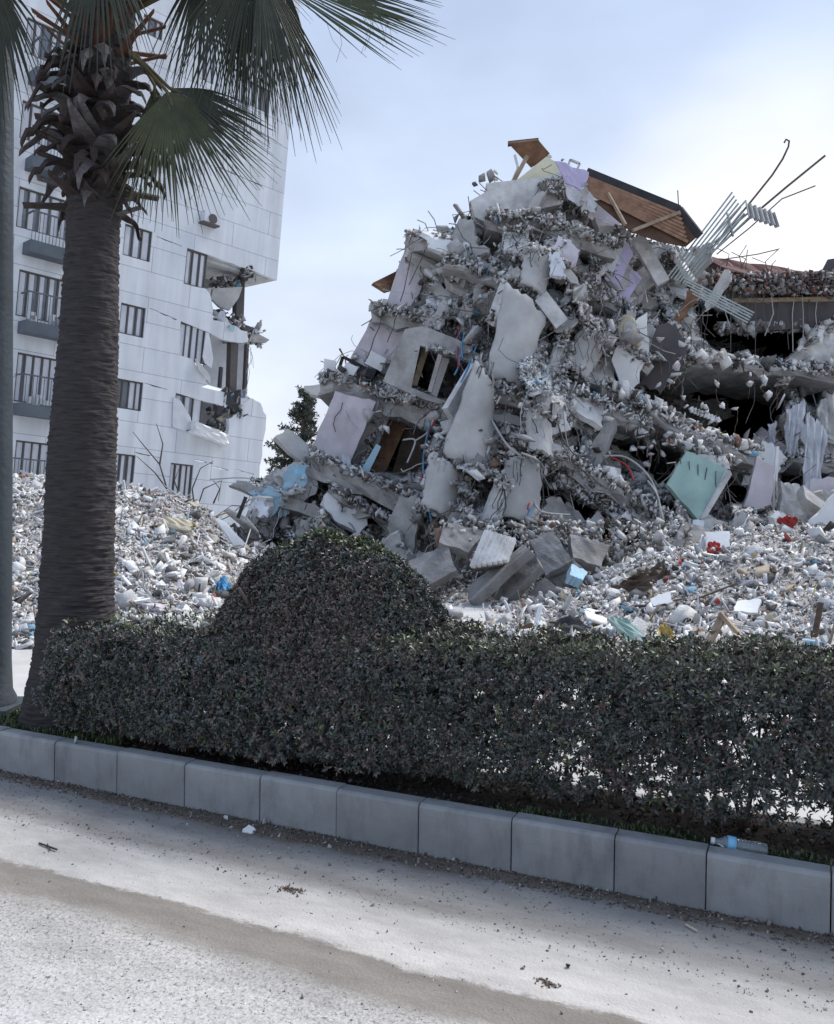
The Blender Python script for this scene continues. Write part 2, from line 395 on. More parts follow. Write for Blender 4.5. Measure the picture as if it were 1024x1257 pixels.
# kerb blocks
mat('kerb', (.275, .29, .3), .85, .28, 3, .5, 90, c2=(.2, .208, .216), dist=.004)
kn = MAT['kerb'].node_tree; kb = kn.nodes['Principled BSDF']; ksrc = kb.inputs['Base Color'].links[0].from_socket
oi = kn.nodes.new('ShaderNodeObjectInfo'); kr = kn.nodes.new('ShaderNodeMapRange'); kr.inputs[3].default_value = .86; kr.inputs[4].default_value = 1.1; kn.links.new(oi.outputs['Random'], kr.inputs[0])
kg = kn.nodes.new('ShaderNodeTexCoord'); kz = kn.nodes.new('ShaderNodeTexNoise'); kz.inputs['Scale'].default_value = 1.0; kz.inputs['Detail'].default_value = 7; kz.inputs['Roughness'].default_value = .7
km_ = kn.nodes.new('ShaderNodeMapping'); km_.inputs['Scale'].default_value = (9, 9, 2.5); ge = kn.nodes.new('ShaderNodeNewGeometry'); kn.links.new(ge.outputs['Position'], km_.inputs[0]); kn.links.new(km_.outputs[0], kz.inputs['Vector'])
kq = kn.nodes.new('ShaderNodeMapRange'); kq.inputs[1].default_value = .5; kq.inputs[2].default_value = .72; kq.inputs[3].default_value = 1; kq.inputs[4].default_value = .68; kn.links.new(kz.outputs[0], kq.inputs[0])
k1 = kn.nodes.new('ShaderNodeMath'); k1.operation = 'MULTIPLY'; kn.links.new(kr.outputs[0], k1.inputs[0]); kn.links.new(kq.outputs[0], k1.inputs[1])
k2 = kn.nodes.new('ShaderNodeMix'); k2.data_type = 'RGBA'; k2.blend_type = 'MULTIPLY'; k2.inputs[0].default_value = 1; kn.links.new(ksrc, k2.inputs[6]); kn.links.new(k1.outputs[0], k2.inputs[7]); kn.links.new(k2.outputs[2], kb.inputs['Base Color'])
STEP = .447
def kerb_block(ln):
    b = MB(); h = KH; d = .10; bev = .016
    prof = [(0, -.05), (0, h - bev), (.006, h - bev * .4), (bev, h), (d - .01, h), (d, h - .01), (d, -.05)]
    V = [(x, y, z) for x in (-ln / 2, ln / 2) for (y, z) in prof]; n = len(prof)
    b.add(V, [tuple(range(n)), tuple(range(2 * n - 1, n - 1, -1))] + [(i, (i + 1) % n, (i + 1) % n + n, i + n) for i in range(n)])
    return b
ordn = ['first', 'second', 'third', 'fourth', 'fifth', 'sixth', 'seventh', 'eighth', 'ninth', 'tenth', 'eleventh', 'twelfth', 'thirteenth', 'fourteenth', 'fifteenth']
kerb0 = kerb_block(STEP - .005).build('kerb_block', MAT['kerb'], local=True)
mod_b = bmesh.new(); mod_b.from_mesh(kerb0.data); bmesh.ops.bevel(mod_b, geom=[e for e in mod_b.edges if e.calc_face_angle(0) > .9], offset=.003, segments=1, affect='EDGES'); mod_b.to_mesh(kerb0.data); mod_b.free()
mb3 = Matrix(((KD.x, KN.x, 0, 0), (KD.y, KN.y, 0, 0), (0, 0, 1, 0), (0, 0, 0, 1)))
def t_of(px):
    d_ = ray(px, 1000); q = d_.x / d_.y; return (q * KP.y - KP.x) / (KD.x - q * KD.y)
JT = [t_of(x) for x in (1022, 868, 755, 628, 514, 413, 318, 226, 143, 66)]      # measured block joints
JT = [JT[0] - STEP * k for k in (4, 3, 2, 1)] + JT
while len(JT) < 19: JT.append(JT[-1] + STEP)
for i in range(-6, 12):
    o = kerb0 if i == -6 else link(kerb0.copy())
    t0 = (JT[i + 6] + JT[i + 7]) / 2
    o.matrix_basis = Matrix.Translation(K3(t0, rng.uniform(-.004, .004), rng.uniform(-.005, .003))) @ mb3 @ Matrix.Rotation(rng.uniform(-.006, .006), 4, 'Z') @ Matrix.Diagonal((abs(JT[i + 7] - JT[i + 6]) / STEP, 1, 1, 1))
order = [o for o in COL.objects if o.name.startswith('kerb_block')]
order.sort(key=lambda o: o.location.x)
inview = [o for o in order if -12 < 512 + F * o.location.x / o.location.y < 1080]
for k, o in enumerate(order):
    if o in inview:
        j = inview.index(o); lab = 'grey concrete kerb block beside the road, %s counting from the left edge of the photo' % ordn[j]
    else: lab = 'grey concrete kerb block of the row outside the photo'
    tag(o, lab, 'kerb block', 'kerb blocks edging the planted median')
for n_, nm in ((.74, 'far_kerb'),):
    b = MB(); a, c = K3(-6, n_, .06), K3(10, n_, .06)
    b.bar(a, c, .10, .2); o = b.build(nm, MAT['kerb']); tag(o, 'grey kerb behind the hedge on the far side of the median', 'kerb')

# ------------------------------------------------------------------ gravel and litter on the road
def road_pts(n, lo, hi, tlo=-2.6, thi=4, pw=1.0):
    t = rng.uniform(tlo, thi, n); d = lo + (hi - lo) * rng.uniform(0, 1, n) ** pw
    return np.array([tuple(K3(a, -b_, 0)) for a, b_ in zip(t, d)])
A_ = road_pts(6500, 0, .13, pw=1.6); B_ = road_pts(3500, .1, .55); C_ = road_pts(1000, .5, 1.1); D_ = road_pts(9000, 1.1, 2.4)
P_ = np.concatenate([A_, B_, C_, D_]); n_ = len(P_)
S_ = np.concatenate([rng.lognormal(-5.45, .5, len(A_)), rng.lognormal(-5.7, .45, len(B_)), rng.lognormal(-5.9, .45, len(C_)), rng.lognormal(-5.85, .4, len(D_))])
S_ = np.clip(S_, .001, .016)
c1 = palette(len(A_), [(5, (.12, .1, .085)), (4, (.24, .21, .19)), (1, (.4, .4, .4))]); c2_ = palette(len(B_) + len(C_), [(4, (.15, .13, .11)), (4, (.3, .29, .28)), (2, (.5, .5, .5))])
c3 = palette(len(D_), [(6, (.7, .7, .71)), (2, (.3, .28, .26)), (2, (.17, .15, .13))])
P_[:, 2] += S_ * .3
tag(fragments('gravel', P_, S_, np.concatenate([c1, c2_, c3]), MAT['rubble']), 'fine grit and gravel scattered over the dusty road', 'gravel', kind='stuff')

def chunk_obj(name, p, s, m, seed, label, cat, group=None, flat=False, stretch=(1, 1, 1)):
    k = random.Random(seed).randrange(8, 14) if flat else random.Random(seed).randrange(0, 8)
    tv, tf = TMP[k]; r = np.random.default_rng(seed); V = tv * np.array(stretch) * s
    bm = bmesh.new(); me_ = bpy.data.meshes.new(name); me_.from_pydata(V.tolist(), [], tf.tolist()); bm.from_mesh(me_)
    bmesh.ops.subdivide_edges(bm, edges=bm.edges, cuts=2, use_grid_fill=True)
    for v in bm.verts:
        v.co += v.co.normalized() * s * .06 * float(r.normal())
    bm.to_mesh(me_); bm.free(); me_.materials.append(m)
    o = link(bpy.data.objects.new(name, me_)); o.location = p
    o.rotation_euler = (r.uniform(-.5, .5), r.uniform(-.5, .5), r.uniform(0, 6)) if flat else tuple(r.uniform(0, 6, 3))
    return tag(o, label, cat, group)
chunk_obj('stone', gp(278, 1003, .012), .022, MAT['white_sheet'], 3, 'small white stone in the gutter under the kerb', 'stone')
chunk_obj('stone', gp(698, 1185, .008), .014, MAT['dark'], 4, 'small dark pebble on the pale dusty strip of road', 'pebble')
chunk_obj('paper_scrap', gp(306, 1020, .006), .03, MAT['white_sheet'], 12, 'crumpled white scrap lying on the road near the kerb', 'litter', flat=True)
b = MB(); b.bar(gp(842, 1135, .006), gp(856, 1143, .008), .006); tag(b.build('twig', MAT['beige']), 'short pale twig on the dirt by the kerb', 'twig')
b = MB(); b.bar(gp(48, 1035, .006), gp(70, 1043, .01), .006); b.bar(gp(58, 1036, .006), gp(62, 1044, .008), .004); tag(b.build('twig', MAT['dark']), 'thin dark twig on the white dust at the left', 'twig')
def clod(x, y, a_, c_, n, label):
    c = gp(x, y, 0); P = np.array([tuple(c + KD * random.gauss(0, a_) + KN * random.gauss(0, c_)) for _ in range(n)]); P[:, 2] = .003
    tag(fragments('dirt_clod', P, rng.uniform(.002, .007, n), palette(n, [(1, (.16, .1, .08)), (1, (.2, .17, .14))]), MAT['rubble']), label, 'dirt clod')
clod(356, 1093, .03, .014, 120, 'flat crumbled brown clod of dirt on the pale dust')
clod(672, 1208, .018, .01, 70, 'small brown patch of crumbled mud at the tyre track edge')

# ------------------------------------------------------------------ grass and weeds on the median
def blades(n, area, h, w_, seed):
    r = np.random.default_rng(seed); V = np.zeros((n, 5, 3)); t, q = area(r, n)
    base = np.array([tuple(K3(a, b_, .18)) for a, b_ in zip(t, q)])
    ang = r.uniform(0, 6.28, n); lean = r.uniform(.1, .8, n); H = h * r.uniform(.5, 1.2, n)
    dx = np.stack([np.cos(ang), np.sin(ang), 0 * ang], 1); sx = np.stack([-np.sin(ang), np.cos(ang), 0 * ang], 1) * w_
    up = np.array([0, 0, 1.0])
    V[:, 0] = base - sx; V[:, 1] = base + sx
    mid = base + up * H[:, None] * .6 + dx * (lean * H * .25)[:, None]
    V[:, 2] = mid + sx * .8; V[:, 3] = mid - sx * .8
    V[:, 4] = base + up * (H * (1 - .35 * lean))[:, None] + dx * (lean * H * .8)[:, None]
    o = (np.arange(n) * 5)[:, None]
    Fq = np.concatenate([o + np.array([[0, 1, 2]]), o + np.array([[0, 2, 3]]), o + np.array([[3, 2, 4]])])
    c = np.repeat(palette(n, [(5, (.075, .13, .035)), (3, (.06, .1, .035)), (1, (.2, .2, .08))]), 5, 0)
    return V.reshape(-1, 3), Fq, c
mat('leaf', (.82, .85, .85), .42, .2, 20, 0, attr=True, spec=.55)
def near_left(r, n): return 1.9 + 2.6 * r.uniform(0, 1, n), .13 + .5 * r.uniform(0, 1, n) ** 1.3
V_, F_, C_ = blades(5500, near_left, .055, .003, 1); tag(mesh('grass', V_, F_, MAT['leaf'], col=C_), 'patch of green grass at the foot of the palm', 'grass', kind='stuff')
def strip(r, n): return -3.2 + 2.9 * r.uniform(0, 1, n) ** 1.3, .11 + .16 * r.uniform(0, 1, n)
V_, F_, C_ = blades(3000, strip, .03, .004, 2); tag(mesh('weeds', V_, F_, MAT['leaf'], col=C_ * .75), 'low green weeds between kerb and hedge at the right', 'weeds', kind='stuff')
# dry litter under the hedge
P_ = np.array([tuple(K3(a, b_, .19)) for a, b_ in zip(rng.uniform(-3.5, 4, 5000), rng.uniform(.12, .68, 5000))])
tag(fragments('leaf_litter', P_, rng.uniform(.004, .014, 5000), palette(5000, [(6, (.035, .028, .024)), (2, (.08, .06, .05)), (.5, (.2, .19, .18))]), MAT['rubble'], only=np.arange(8, 14)), 'dark dry leaf litter on the soil beneath the hedge', 'leaf litter', kind='stuff')

# ------------------------------------------------------------------ hedge and domed shrub
def rosettes(P, Nrm, size, tint, seed, nl=8):
    r = np.random.default_rng(seed); n = len(P)
    Nrm = Nrm + r.normal(size=(n, 3)) * .35; Nrm /= np.linalg.norm(Nrm, axis=1)[:, None]
    a = np.cross(Nrm, r.normal(size=(n, 3))); a /= np.linalg.norm(a, axis=1)[:, None]; b_ = np.cross(Nrm, a)
    Vs = []; Cs = []
    for k in range(nl):
        th = 2 * math.pi * k / nl + r.uniform(-.3, .3, n); el = r.uniform(.3, 1.35, n); ln = size * r.uniform(.7, 1.25, n)
        rad = a * np.cos(th)[:, None] + b_ * np.sin(th)[:, None]; sd_ = -a * np.sin(th)[:, None] + b_ * np.cos(th)[:, None]
        d = rad * np.cos(el)[:, None] + Nrm * np.sin(el)[:, None]
        nn_ = Nrm * np.cos(el)[:, None] - rad * np.sin(el)[:, None]
        w_ = (ln * r.uniform(.14, .21, n))[:, None]; ln = ln[:, None]
        off = P + Nrm * (r.uniform(-.6, .2, n) * size)[:, None]
        tip = off + d * ln - nn_ * ln * .12
        m1 = off + d * ln * .55 + nn_ * ln * .06
        V = np.stack([off, m1 + sd_ * w_ + nn_ * w_ * .4, tip, m1 - sd_ * w_ + nn_ * w_ * .4, m1 - nn_ * w_ * .15], 1)
        Vs.append(V); Cs.append(np.repeat((tint * r.uniform(.7, 1.3, (n, 1)))[:, None, :], 5, 1))
    V = np.concatenate(Vs).reshape(-1, 3); C = np.concatenate(Cs).reshape(-1, 3); o = (np.arange(len(V) // 5) * 5)[:, None]
    Fq = np.concatenate([o + np.array([[0, 1, 4]]), o + np.array([[1, 2, 4]]), o + np.array([[4, 2, 3]]), o + np.array([[0, 4, 3]])])
    return V, Fq, C
def kpts(t, n, z): return np.array(KP)[None] + t[:, None] * np.array(KD) + n[:, None] * np.array(KN) + z[:, None] * np.array([0, 0, 1.0])
LEAFC = [(6, (.095, .105, .1)), (4, (.06, .068, .066)), (3, (.12, .115, .105)), (1.6, (.14, .095, .088)), (1, (.11, .125, .07))]
def hedge_pts(n):
    """points through the shell and the body of a clipped hedge"""
    t = rng.uniform(-4.2, 2.42, n); nh = 1.0
    fr = rng.uniform(0, 1, n)
    zt = .885 - .028 * t + .045 * vnoise(np.stack([t * 2.2, t * 0, t * 0 + 3], 1)) + .03 * vnoise(np.stack([t * 9, t * 0, t * 0], 1))
    n0 = np.where(t > 1.9, .0, 0) + .18 + .04 * vnoise(np.stack([t * 1.7, t * 0 + 9, t * 0], 1)) - .09 * np.clip((t + .6) / 1.5, 0, 1)
    n1 = .80 + 0 * t
    side = rng.choice(4, n, p=[.42, .3, .08, .2])
    q = np.where(side == 0, 0, np.where(side == 2, 1, rng.uniform(0, 1, n))); zf = np.where(side == 1, 1, rng.uniform(0, 1, n))
    # round the shoulders
    q_ = n0 + (n1 - n0) * q; zb = .25; z = zb + (zt - zb) * zf
    sh = np.clip((z - (zt - .22)) / .22, 0, 1) ** 2; q_ = q_ + np.where(q < .5, 1, -1) * sh * .1 * (np.abs(q - .5) * 2)
    under = np.clip((.42 - z) / .2, 0, 1); q_ = q_ + np.where(q < .5, 1, -1) * under * .12 * (np.abs(q - .5) * 2)
    dep = rng.exponential(.035, n)
    nd = np.where(side == 0, 1, np.where(side == 2, -1, 0)); zd = np.where(side == 1, -1, 0)
    lump = .05 * fbm(np.stack([t * 5, q_ * 5, z * 5], 1), 3)
    q_ = q_ + nd * (dep + lump); z = z + zd * (dep * 1.2 + lump * .8)
    P = kpts(t, q_, z)
    N_ = np.array(KN)[None] * (-nd[:, None]) * 1.0 + np.array([0, 0, 1.0])[None] * (.45 + (side == 1)[:, None] * .8 + (side == 3)[:, None] * .2)
    # thin out the lower right part, where the street behind shows through
    g_ = vnoise(np.stack([t * 6, z * 9, q_ * 1.5], 1)); low = np.clip((.55 - z) / .18, 0, 1) * np.clip((-t + .3) / .8, .0, 1)
    keep = rng.uniform(0, 1, n) > low * (.45 + .9 * g_)
    keep &= ~((t > 2.28) & (rng.uniform(0, 1, n) < (t - 2.28) * 7))
    keep &= ~((z < .29) & (t < .2) & (rng.uniform(0, 1, n) < .8))
    clump = fbm(np.stack([t * 7, z * 7, q_ * 7], 1), 2); keep &= (clump > -.45) | (rng.uniform(0, 1, n) < .3)
    return P[keep], N_[keep], t[keep], z[keep]
P_, N_, t_, z_ = hedge_pts(60000)
tint = palette(len(P_), LEAFC)
topf = np.clip((z_ - .8) / .12, 0, 1)[:, None]; tint = tint * (1 - topf) + topf * palette(len(P_), [(4, (.125, .135, .09)), (4, (.12, .12, .1)), (2, (.15, .115, .1))])
V_, F_, C_ = rosettes(P_, N_, .030, tint * 1.25, 5)
hedge = empty('clipped_hedge', K3(0, .42, .18)); tag(hedge, 'long clipped dark green hedge running along the median behind the kerb', 'hedge')
mesh('foliage', V_, F_, MAT['leaf'], hedge, col=C_)
mat('bark', (.1, .08, .065), .9, .4, 12, .5, 40)
for k, tt in enumerate(np.arange(-3.4, 2.0, .33)):
    b = MB(); r = random.Random(k); a = K3(tt + r.uniform(-.1, .1), .42 + r.uniform(-.08, .08), .15)
    for q in range(3):
        e_ = a + Vector((r.uniform(-.15, .15), r.uniform(-.15, .15), r.uniform(.42, .6))); m_ = a.lerp(e_, .5) + Vector((r.uniform(-.05, .05), r.uniform(-.05, .05), .03))
        b.tube([a, m_, e_], .010, 5, .005)
        for z in range(3):
            f_ = m_ + Vector((r.uniform(-.2, .2), r.uniform(-.25, .1), r.uniform(.08, .25))); b.tube([m_, f_], .006, 4, .003)
    b.build('stem', MAT['bark'], hedge)
sh_t = rng.uniform(-3.6, 2.3, 420); sh_n = rng.uniform(.12, .75, 420); sh_z = .885 - .028 * sh_t + rng.uniform(.0, .075, 420)
V_, F_, C_ = rosettes(kpts(sh_t, sh_n, sh_z), np.tile(np.array([0, 0, 1.0]), (420, 1)), .032, palette(420, [(3, (.16, .19, .1)), (2, (.14, .14, .11))]), 55)
mesh('young_shoots', V_, F_, MAT['leaf'], hedge, col=C_)
# domed shrub
dome_c = K3(.73, .52, 0); n_ = 32000
u_ = rng.normal(size=(n_, 3)); u_ /= np.linalg.norm(u_, axis=1)[:, None]; u_[:, 2] = np.abs(u_[:, 2]); u_ = u_[(u_[:, 2] > -.1)]
lump = .035 * fbm(u_ * 4, 3)
rad = (1 - rng.exponential(.035, len(u_)) + lump)[:, None]
ul_ = u_ * rad * np.array([.84, .46, 1.13]); P_ = np.array(dome_c)[None] + np.array([0, 0, .28]) + ul_[:, :1] * np.array(-KD)[None] + ul_[:, 1:2] * np.array(KN)[None] + ul_[:, 2:3] * np.array([0, 0, 1.0])
u_ = u_[:, :1] * np.array(-KD)[None] / .74 + u_[:, 1:2] * np.array(KN)[None] / .46 + u_[:, 2:3] * np.array([0, 0, 1.0]); u_ /= np.linalg.norm(u_, axis=1)[:, None]
k_ = (P_[:, 2] > .62) | (rng.uniform(0, 1, len(P_)) < .12); P_ = P_[k_]; u_ = u_[k_]
cl_ = fbm(P_ * 6, 2); k_ = (cl_ > -.4) | (rng.uniform(0, 1, len(P_)) < .3); P_ = P_[k_]; u_ = u_[k_]
br = (vnoise(P_ * 2.2 + 4) + .5 * vnoise(P_ * 9)) > .1 + .5 * u_[:, 0]
tint = palette(len(P_), LEAFC); tint2 = palette(len(P_), [(5, (.15, .115, .105)), (3, (.115, .095, .088)), (3, (.09, .1, .085))]); tint[br] = tint2[br]
tp = u_[:, 2] > .82; tint[tp] = palette(int(tp.sum()), [(5, (.09, .12, .055)), (2, (.07, .08, .06)), (1, (.13, .1, .07))])
V_, F_, C_ = rosettes(P_, u_ + np.array([0, 0, .3]), .030, tint * 1.25, 6)
shrub = empty('domed_shrub', dome_c + Vector((0, 0, .2))); tag(shrub, 'tall rounded shrub with brownish green leaves rising above the hedge', 'shrub')
mesh('foliage', V_, F_, MAT['leaf'], shrub, col=C_)
b = MB()
for k in range(9):
    r = random.Random(40 + k); a = dome_c + Vector((r.uniform(-.08, .08), r.uniform(-.08, .08), .18)); e_ = a + Vector((r.uniform(-.5, .5), r.uniform(-.5, .5), r.uniform(.6, .95)))
    b.tube([a, a.lerp(e_, .5) + Vector((0, 0, .08)), e_], .025, 6, .008)
b.build('stem', MAT['bark'], shrub)

# ------------------------------------------------------------------ bottle on the median
def lathe(b, prof, n, M):
    V = [M @ Vector((z, r_ * math.cos(2 * math.pi * k / n), r_ * math.sin(2 * math.pi * k / n))) for z, r_ in prof for k in range(n)]
    Fc = [(i * n + k, i * n + (k + 1) % n, (i + 1) * n + (k + 1) % n, (i + 1) * n + k) for i in range(len(prof) - 1) for k in range(n)]
    return b.add(V, Fc + [tuple(range(n)), tuple(range((len(prof) - 1) * n, len(prof) * n))])
mat('bottle_plastic', (.55, .62, .68), .15, .1, 5, .1, trans=.75, spec=.5)
mat('bottle_label', (.2, .5, .75), .5, .1, 5, 0); mat('cap', (.6, .65, .7), .5, .1, 5, 0)
bp_ = K3(t_of(905) , .155, .215); bot = empty('plastic_bottle', bp_); tag(bot, 'crushed clear plastic bottle with pale blue label lying on the weeds', 'bottle')
MBT = Matrix.Translation(bp_) @ Matrix.Rotation(R(-14), 4, 'Z') @ Matrix.Rotation(R(6), 4, 'Y')
b = MB(); lathe(b, [(-.095, .012), (-.09, .012), (-.078, .013), (-.055, .028), (-.02, .031), (-.012, .028), (.02, .031), (.03, .028), (.06, .031), (.1, .029), (.105, .02)], 18, MBT); b.build('body', MAT['bottle_plastic'], bot, True)
b = MB(); lathe(b, [(-.047, .0325), (-.015, .0325)], 18, MBT); b.build('label', MAT['bottle_label'], bot, True)
b = MB(); lathe(b, [(-.108, .014), (-.094, .014)], 14, MBT); b.build('cap', MAT['cap'], bot)
chunk_obj('stone', gp(88, 886, .235), .05, MAT['concrete_light'], 31, 'pale flat stone in the grass by the palm trunk', 'stone', flat=True)
chunk_obj('stone', gp(92, 908, .24), .035, MAT['white_sheet'], 32, 'small white stone behind the kerb near the palm', 'stone')

# ------------------------------------------------------------------ lamp post
mat('post_steel', (.07, .085, .1), .55, .3, 2.5, .25, 30, metal=.3)
lb = gp(-14, 866, .22); post = empty('lamp_post', lb); tag(post, 'tall dark grey steel lamp post at the left edge of the photo', 'lamp post')
b = MB(); n = 20
V = []; prof = [(0, .17), (.05, .17), (.10, .145), (.30, .135), (1.2, .13), (9, .075)]
for z, r_ in prof: V += [lb + Vector((r_ * math.cos(2 * math.pi * k / n), r_ * math.sin(2 * math.pi * k / n), z)) for k in range(n)]
b.add(V, [(i * n + k, i * n + (k + 1) % n, (i + 1) * n + (k + 1) % n, (i + 1) * n + k) for i in range(len(prof) - 1) for k in range(n)]); b.build('pole', MAT['post_steel'], post, True)
b = MB(); b.box(lb + Vector((0, 0, .0)), (.42, .42, .03)); b.build('base_plate', MAT['post_steel'], post)
b = MB(); b.tube([lb + Vector((0, 0, 8.9)), lb + Vector((-.2, -.5, 9.4)), lb + Vector((-.4, -1.6, 9.6))], .04, 8); b.build('arm', MAT['post_steel'], post)
b = MB(); b.box(lb + Vector((-.45, -1.9, 9.58)), (.28, .7, .1)); b.build('lamp_head', MAT['post_steel'], post)

# ------------------------------------------------------------------ palm
PD = 5.35
palm_base = gp(72, 897, .2); palm = empty('palm_tree', palm_base); tag(palm, 'fan palm with dark ringed trunk standing behind the kerb', 'palm tree')
pm = mat('palm_trunk', (.055, .05, .052), .92, .3, 1, 1.0, 1, c2=(.026, .023, .024), dist=.02)
for n_ in [n for n in pm.node_tree.nodes if n.type == 'TEX_NOISE']:
    q = pm.node_tree.nodes.new('ShaderNodeMapping'); q.inputs['Scale'].default_value = (9, 9, 75) if n_.inputs['Scale'].default_value == 1 else (9, 9, 75)
    l_ = n_.inputs['Vector'].links[0]; src_ = l_.from_socket; pm.node_tree.links.new(src_, q.inputs[0]); pm.node_tree.links.new(q.outputs[0], n_.inputs['Vector'])
prof = [(900, 25, 150), (880, 27, 147), (850, 34, 143), (800, 44, 140), (740, 50, 138), (650, 56, 139), (560, 61, 141), (480, 68, 143), (400, 76, 144), (330, 81, 144), (280, 83, 145), (240, 84, 150), (150, 82, 156), (60, 88, 160), (10, 92, 165), (-25, 98, 160), (-60, 118, 140)]
V = []; nseg = 128; rings = []
pys = np.concatenate([np.arange(900, -62, -1.8)])
pr = np.array(prof, float)[::-1]
for y in pys:
    xl = np.interp(y, pr[:, 0], pr[:, 1]); xr = np.interp(y, pr[:, 0], pr[:, 2])
    c = pt((xl + xr) / 2, y, PD); r_ = (xr - xl) / 2 * PD / F * .98
    rings.append((c, r_))
VV = []
for i, (c, r_) in enumerate(rings):
    for k in range(nseg):
        a = 2 * math.pi * k / nseg; VV.append((c.x + r_ * math.cos(a), c.y + r_ * math.sin(a), c.z, a, r_))
VV = np.array(VV); cen = np.repeat(np.array([tuple(c) for c, _ in rings]), nseg, 0)
dirv = (VV[:, :3] - cen) / VV[:, 4:5]; dirv[:, 2] = 0
z = VV[:, 2]; ang = VV[:, 3]
wz = z + .012 * np.sin(ang * 3 + z * 4) + .02 * vnoise(np.stack([np.cos(ang) * 2, np.sin(ang) * 2, z * 1.5], 1))
ringf = np.abs(((wz / .033) % 1) - .5) * 2
disp = .009 * ringf * (.5 + vnoise(np.stack([np.cos(ang) * 5, np.sin(ang) * 5, z * 22], 1))) + .007 * fbm(np.stack([np.cos(ang) * 3.5, np.sin(ang) * 3.5, z * 60], 1), 3)
X = VV[:, :3] + dirv * disp[:, None]
nr = len(rings); idx = np.arange((nr - 1) * nseg); i_, k_ = idx // nseg, idx % nseg; k2 = (k_ + 1) % nseg
Fq = np.stack([i_ * nseg + k_, i_ * nseg + k2, (i_ + 1) * nseg + k2, (i_ + 1) * nseg + k_], 1)
mesh('trunk', X, Fq, MAT['palm_trunk'], palm, True)
# old leaf bases
mat('boot', (.05, .037, .034), .85, .45, 14, .5, 50, c2=(.022, .017, .016)); mat('boot_grey', (.13, .12, .125), .85, .3, 14, .5, 50, c2=(.045, .038, .038)); mat('boot_red', (.12, .05, .032), .8, .4, 12, .4, 40)
def boot_mesh(seed, L_, W_, up):
    r = random.Random(seed); b = MB(); n = 9; prof_ = []
    for i in range(n):
        s = i / (n - 1); out_ = L_ * (s * .9); z = up * L_ * (.62 * s - 1.0 * s * s * r.uniform(.85, 1.15)) if up > 0 else L_ * s * (-up) * .5
        w_ = W_ * (1 - s) ** .75 * (1 - .25 * s) + .007
        prof_.append((out_, z, w_))
    V = []
    for (x, z, w_) in prof_:
        V += [(x, -w_, z - .35 * w_), (x, 0, z + .012), (x, w_, z - .35 * w_), (x, 0, z - .03)]
    Fc = [(i * 4 + k, i * 4 + (k + 1) % 4, (i + 1) * 4 + (k + 1) % 4, (i + 1) * 4 + k) for i in range(n - 1) for k in range(4)]
    Fc += [(3, 2, 1, 0), tuple((n - 1) * 4 + k for k in range(4))]
    me_ = bpy.data.meshes.new('leaf_base'); me_.from_pydata(V, [], Fc); return me_
bm_data = []
for s in range(9):
    me_ = boot_mesh(s, random.Random(s).uniform(.22, .32), random.Random(s + 50).uniform(.05, .078), 1 if s < 6 else -.5)
    me_.materials.append(MAT[['boot', 'boot', 'boot_grey', 'boot', 'boot_grey', 'boot', 'boot', 'boot_grey', 'boot'][s]]); bm_data.append(me_)
redm = []
for s in range(3):
    me_ = boot_mesh(s + 70, .34, .035, -1.2 - .3 * s); me_.materials.append(MAT['boot_red']); redm.append(me_)
cnt = 0
for i in range(99):
    f = i / 98; y = 262 - 225 * f; a = i * 2.39996 + random.uniform(-.15, .15)
    if math.sin(a) > .75: a += math.pi
    c, r_ = min(rings, key=lambda q: abs(q[0].z - pt(110, y, PD).z))
    if f > .82: d = random.choice(redm)
    else: d = bm_data[random.randrange(9) if f < .6 else random.randrange(6)]
    o = bpy.data.objects.new('leaf_base', d); COL.objects.link(o); o.parent = palm
    sc_ = random.uniform(.8, 1.15) * (1.12 - .35 * abs(f - .4) * 2)
    o.matrix_basis = palm.matrix_basis.inverted() @ Matrix.Translation(c + Vector((math.cos(a), math.sin(a), 0)) * r_ * .86) @ Matrix.Rotation(a, 4, 'Z') @ Matrix.Rotation(random.uniform(-.25, .35), 4, 'Y') @ Matrix.Scale(sc_, 4)
    
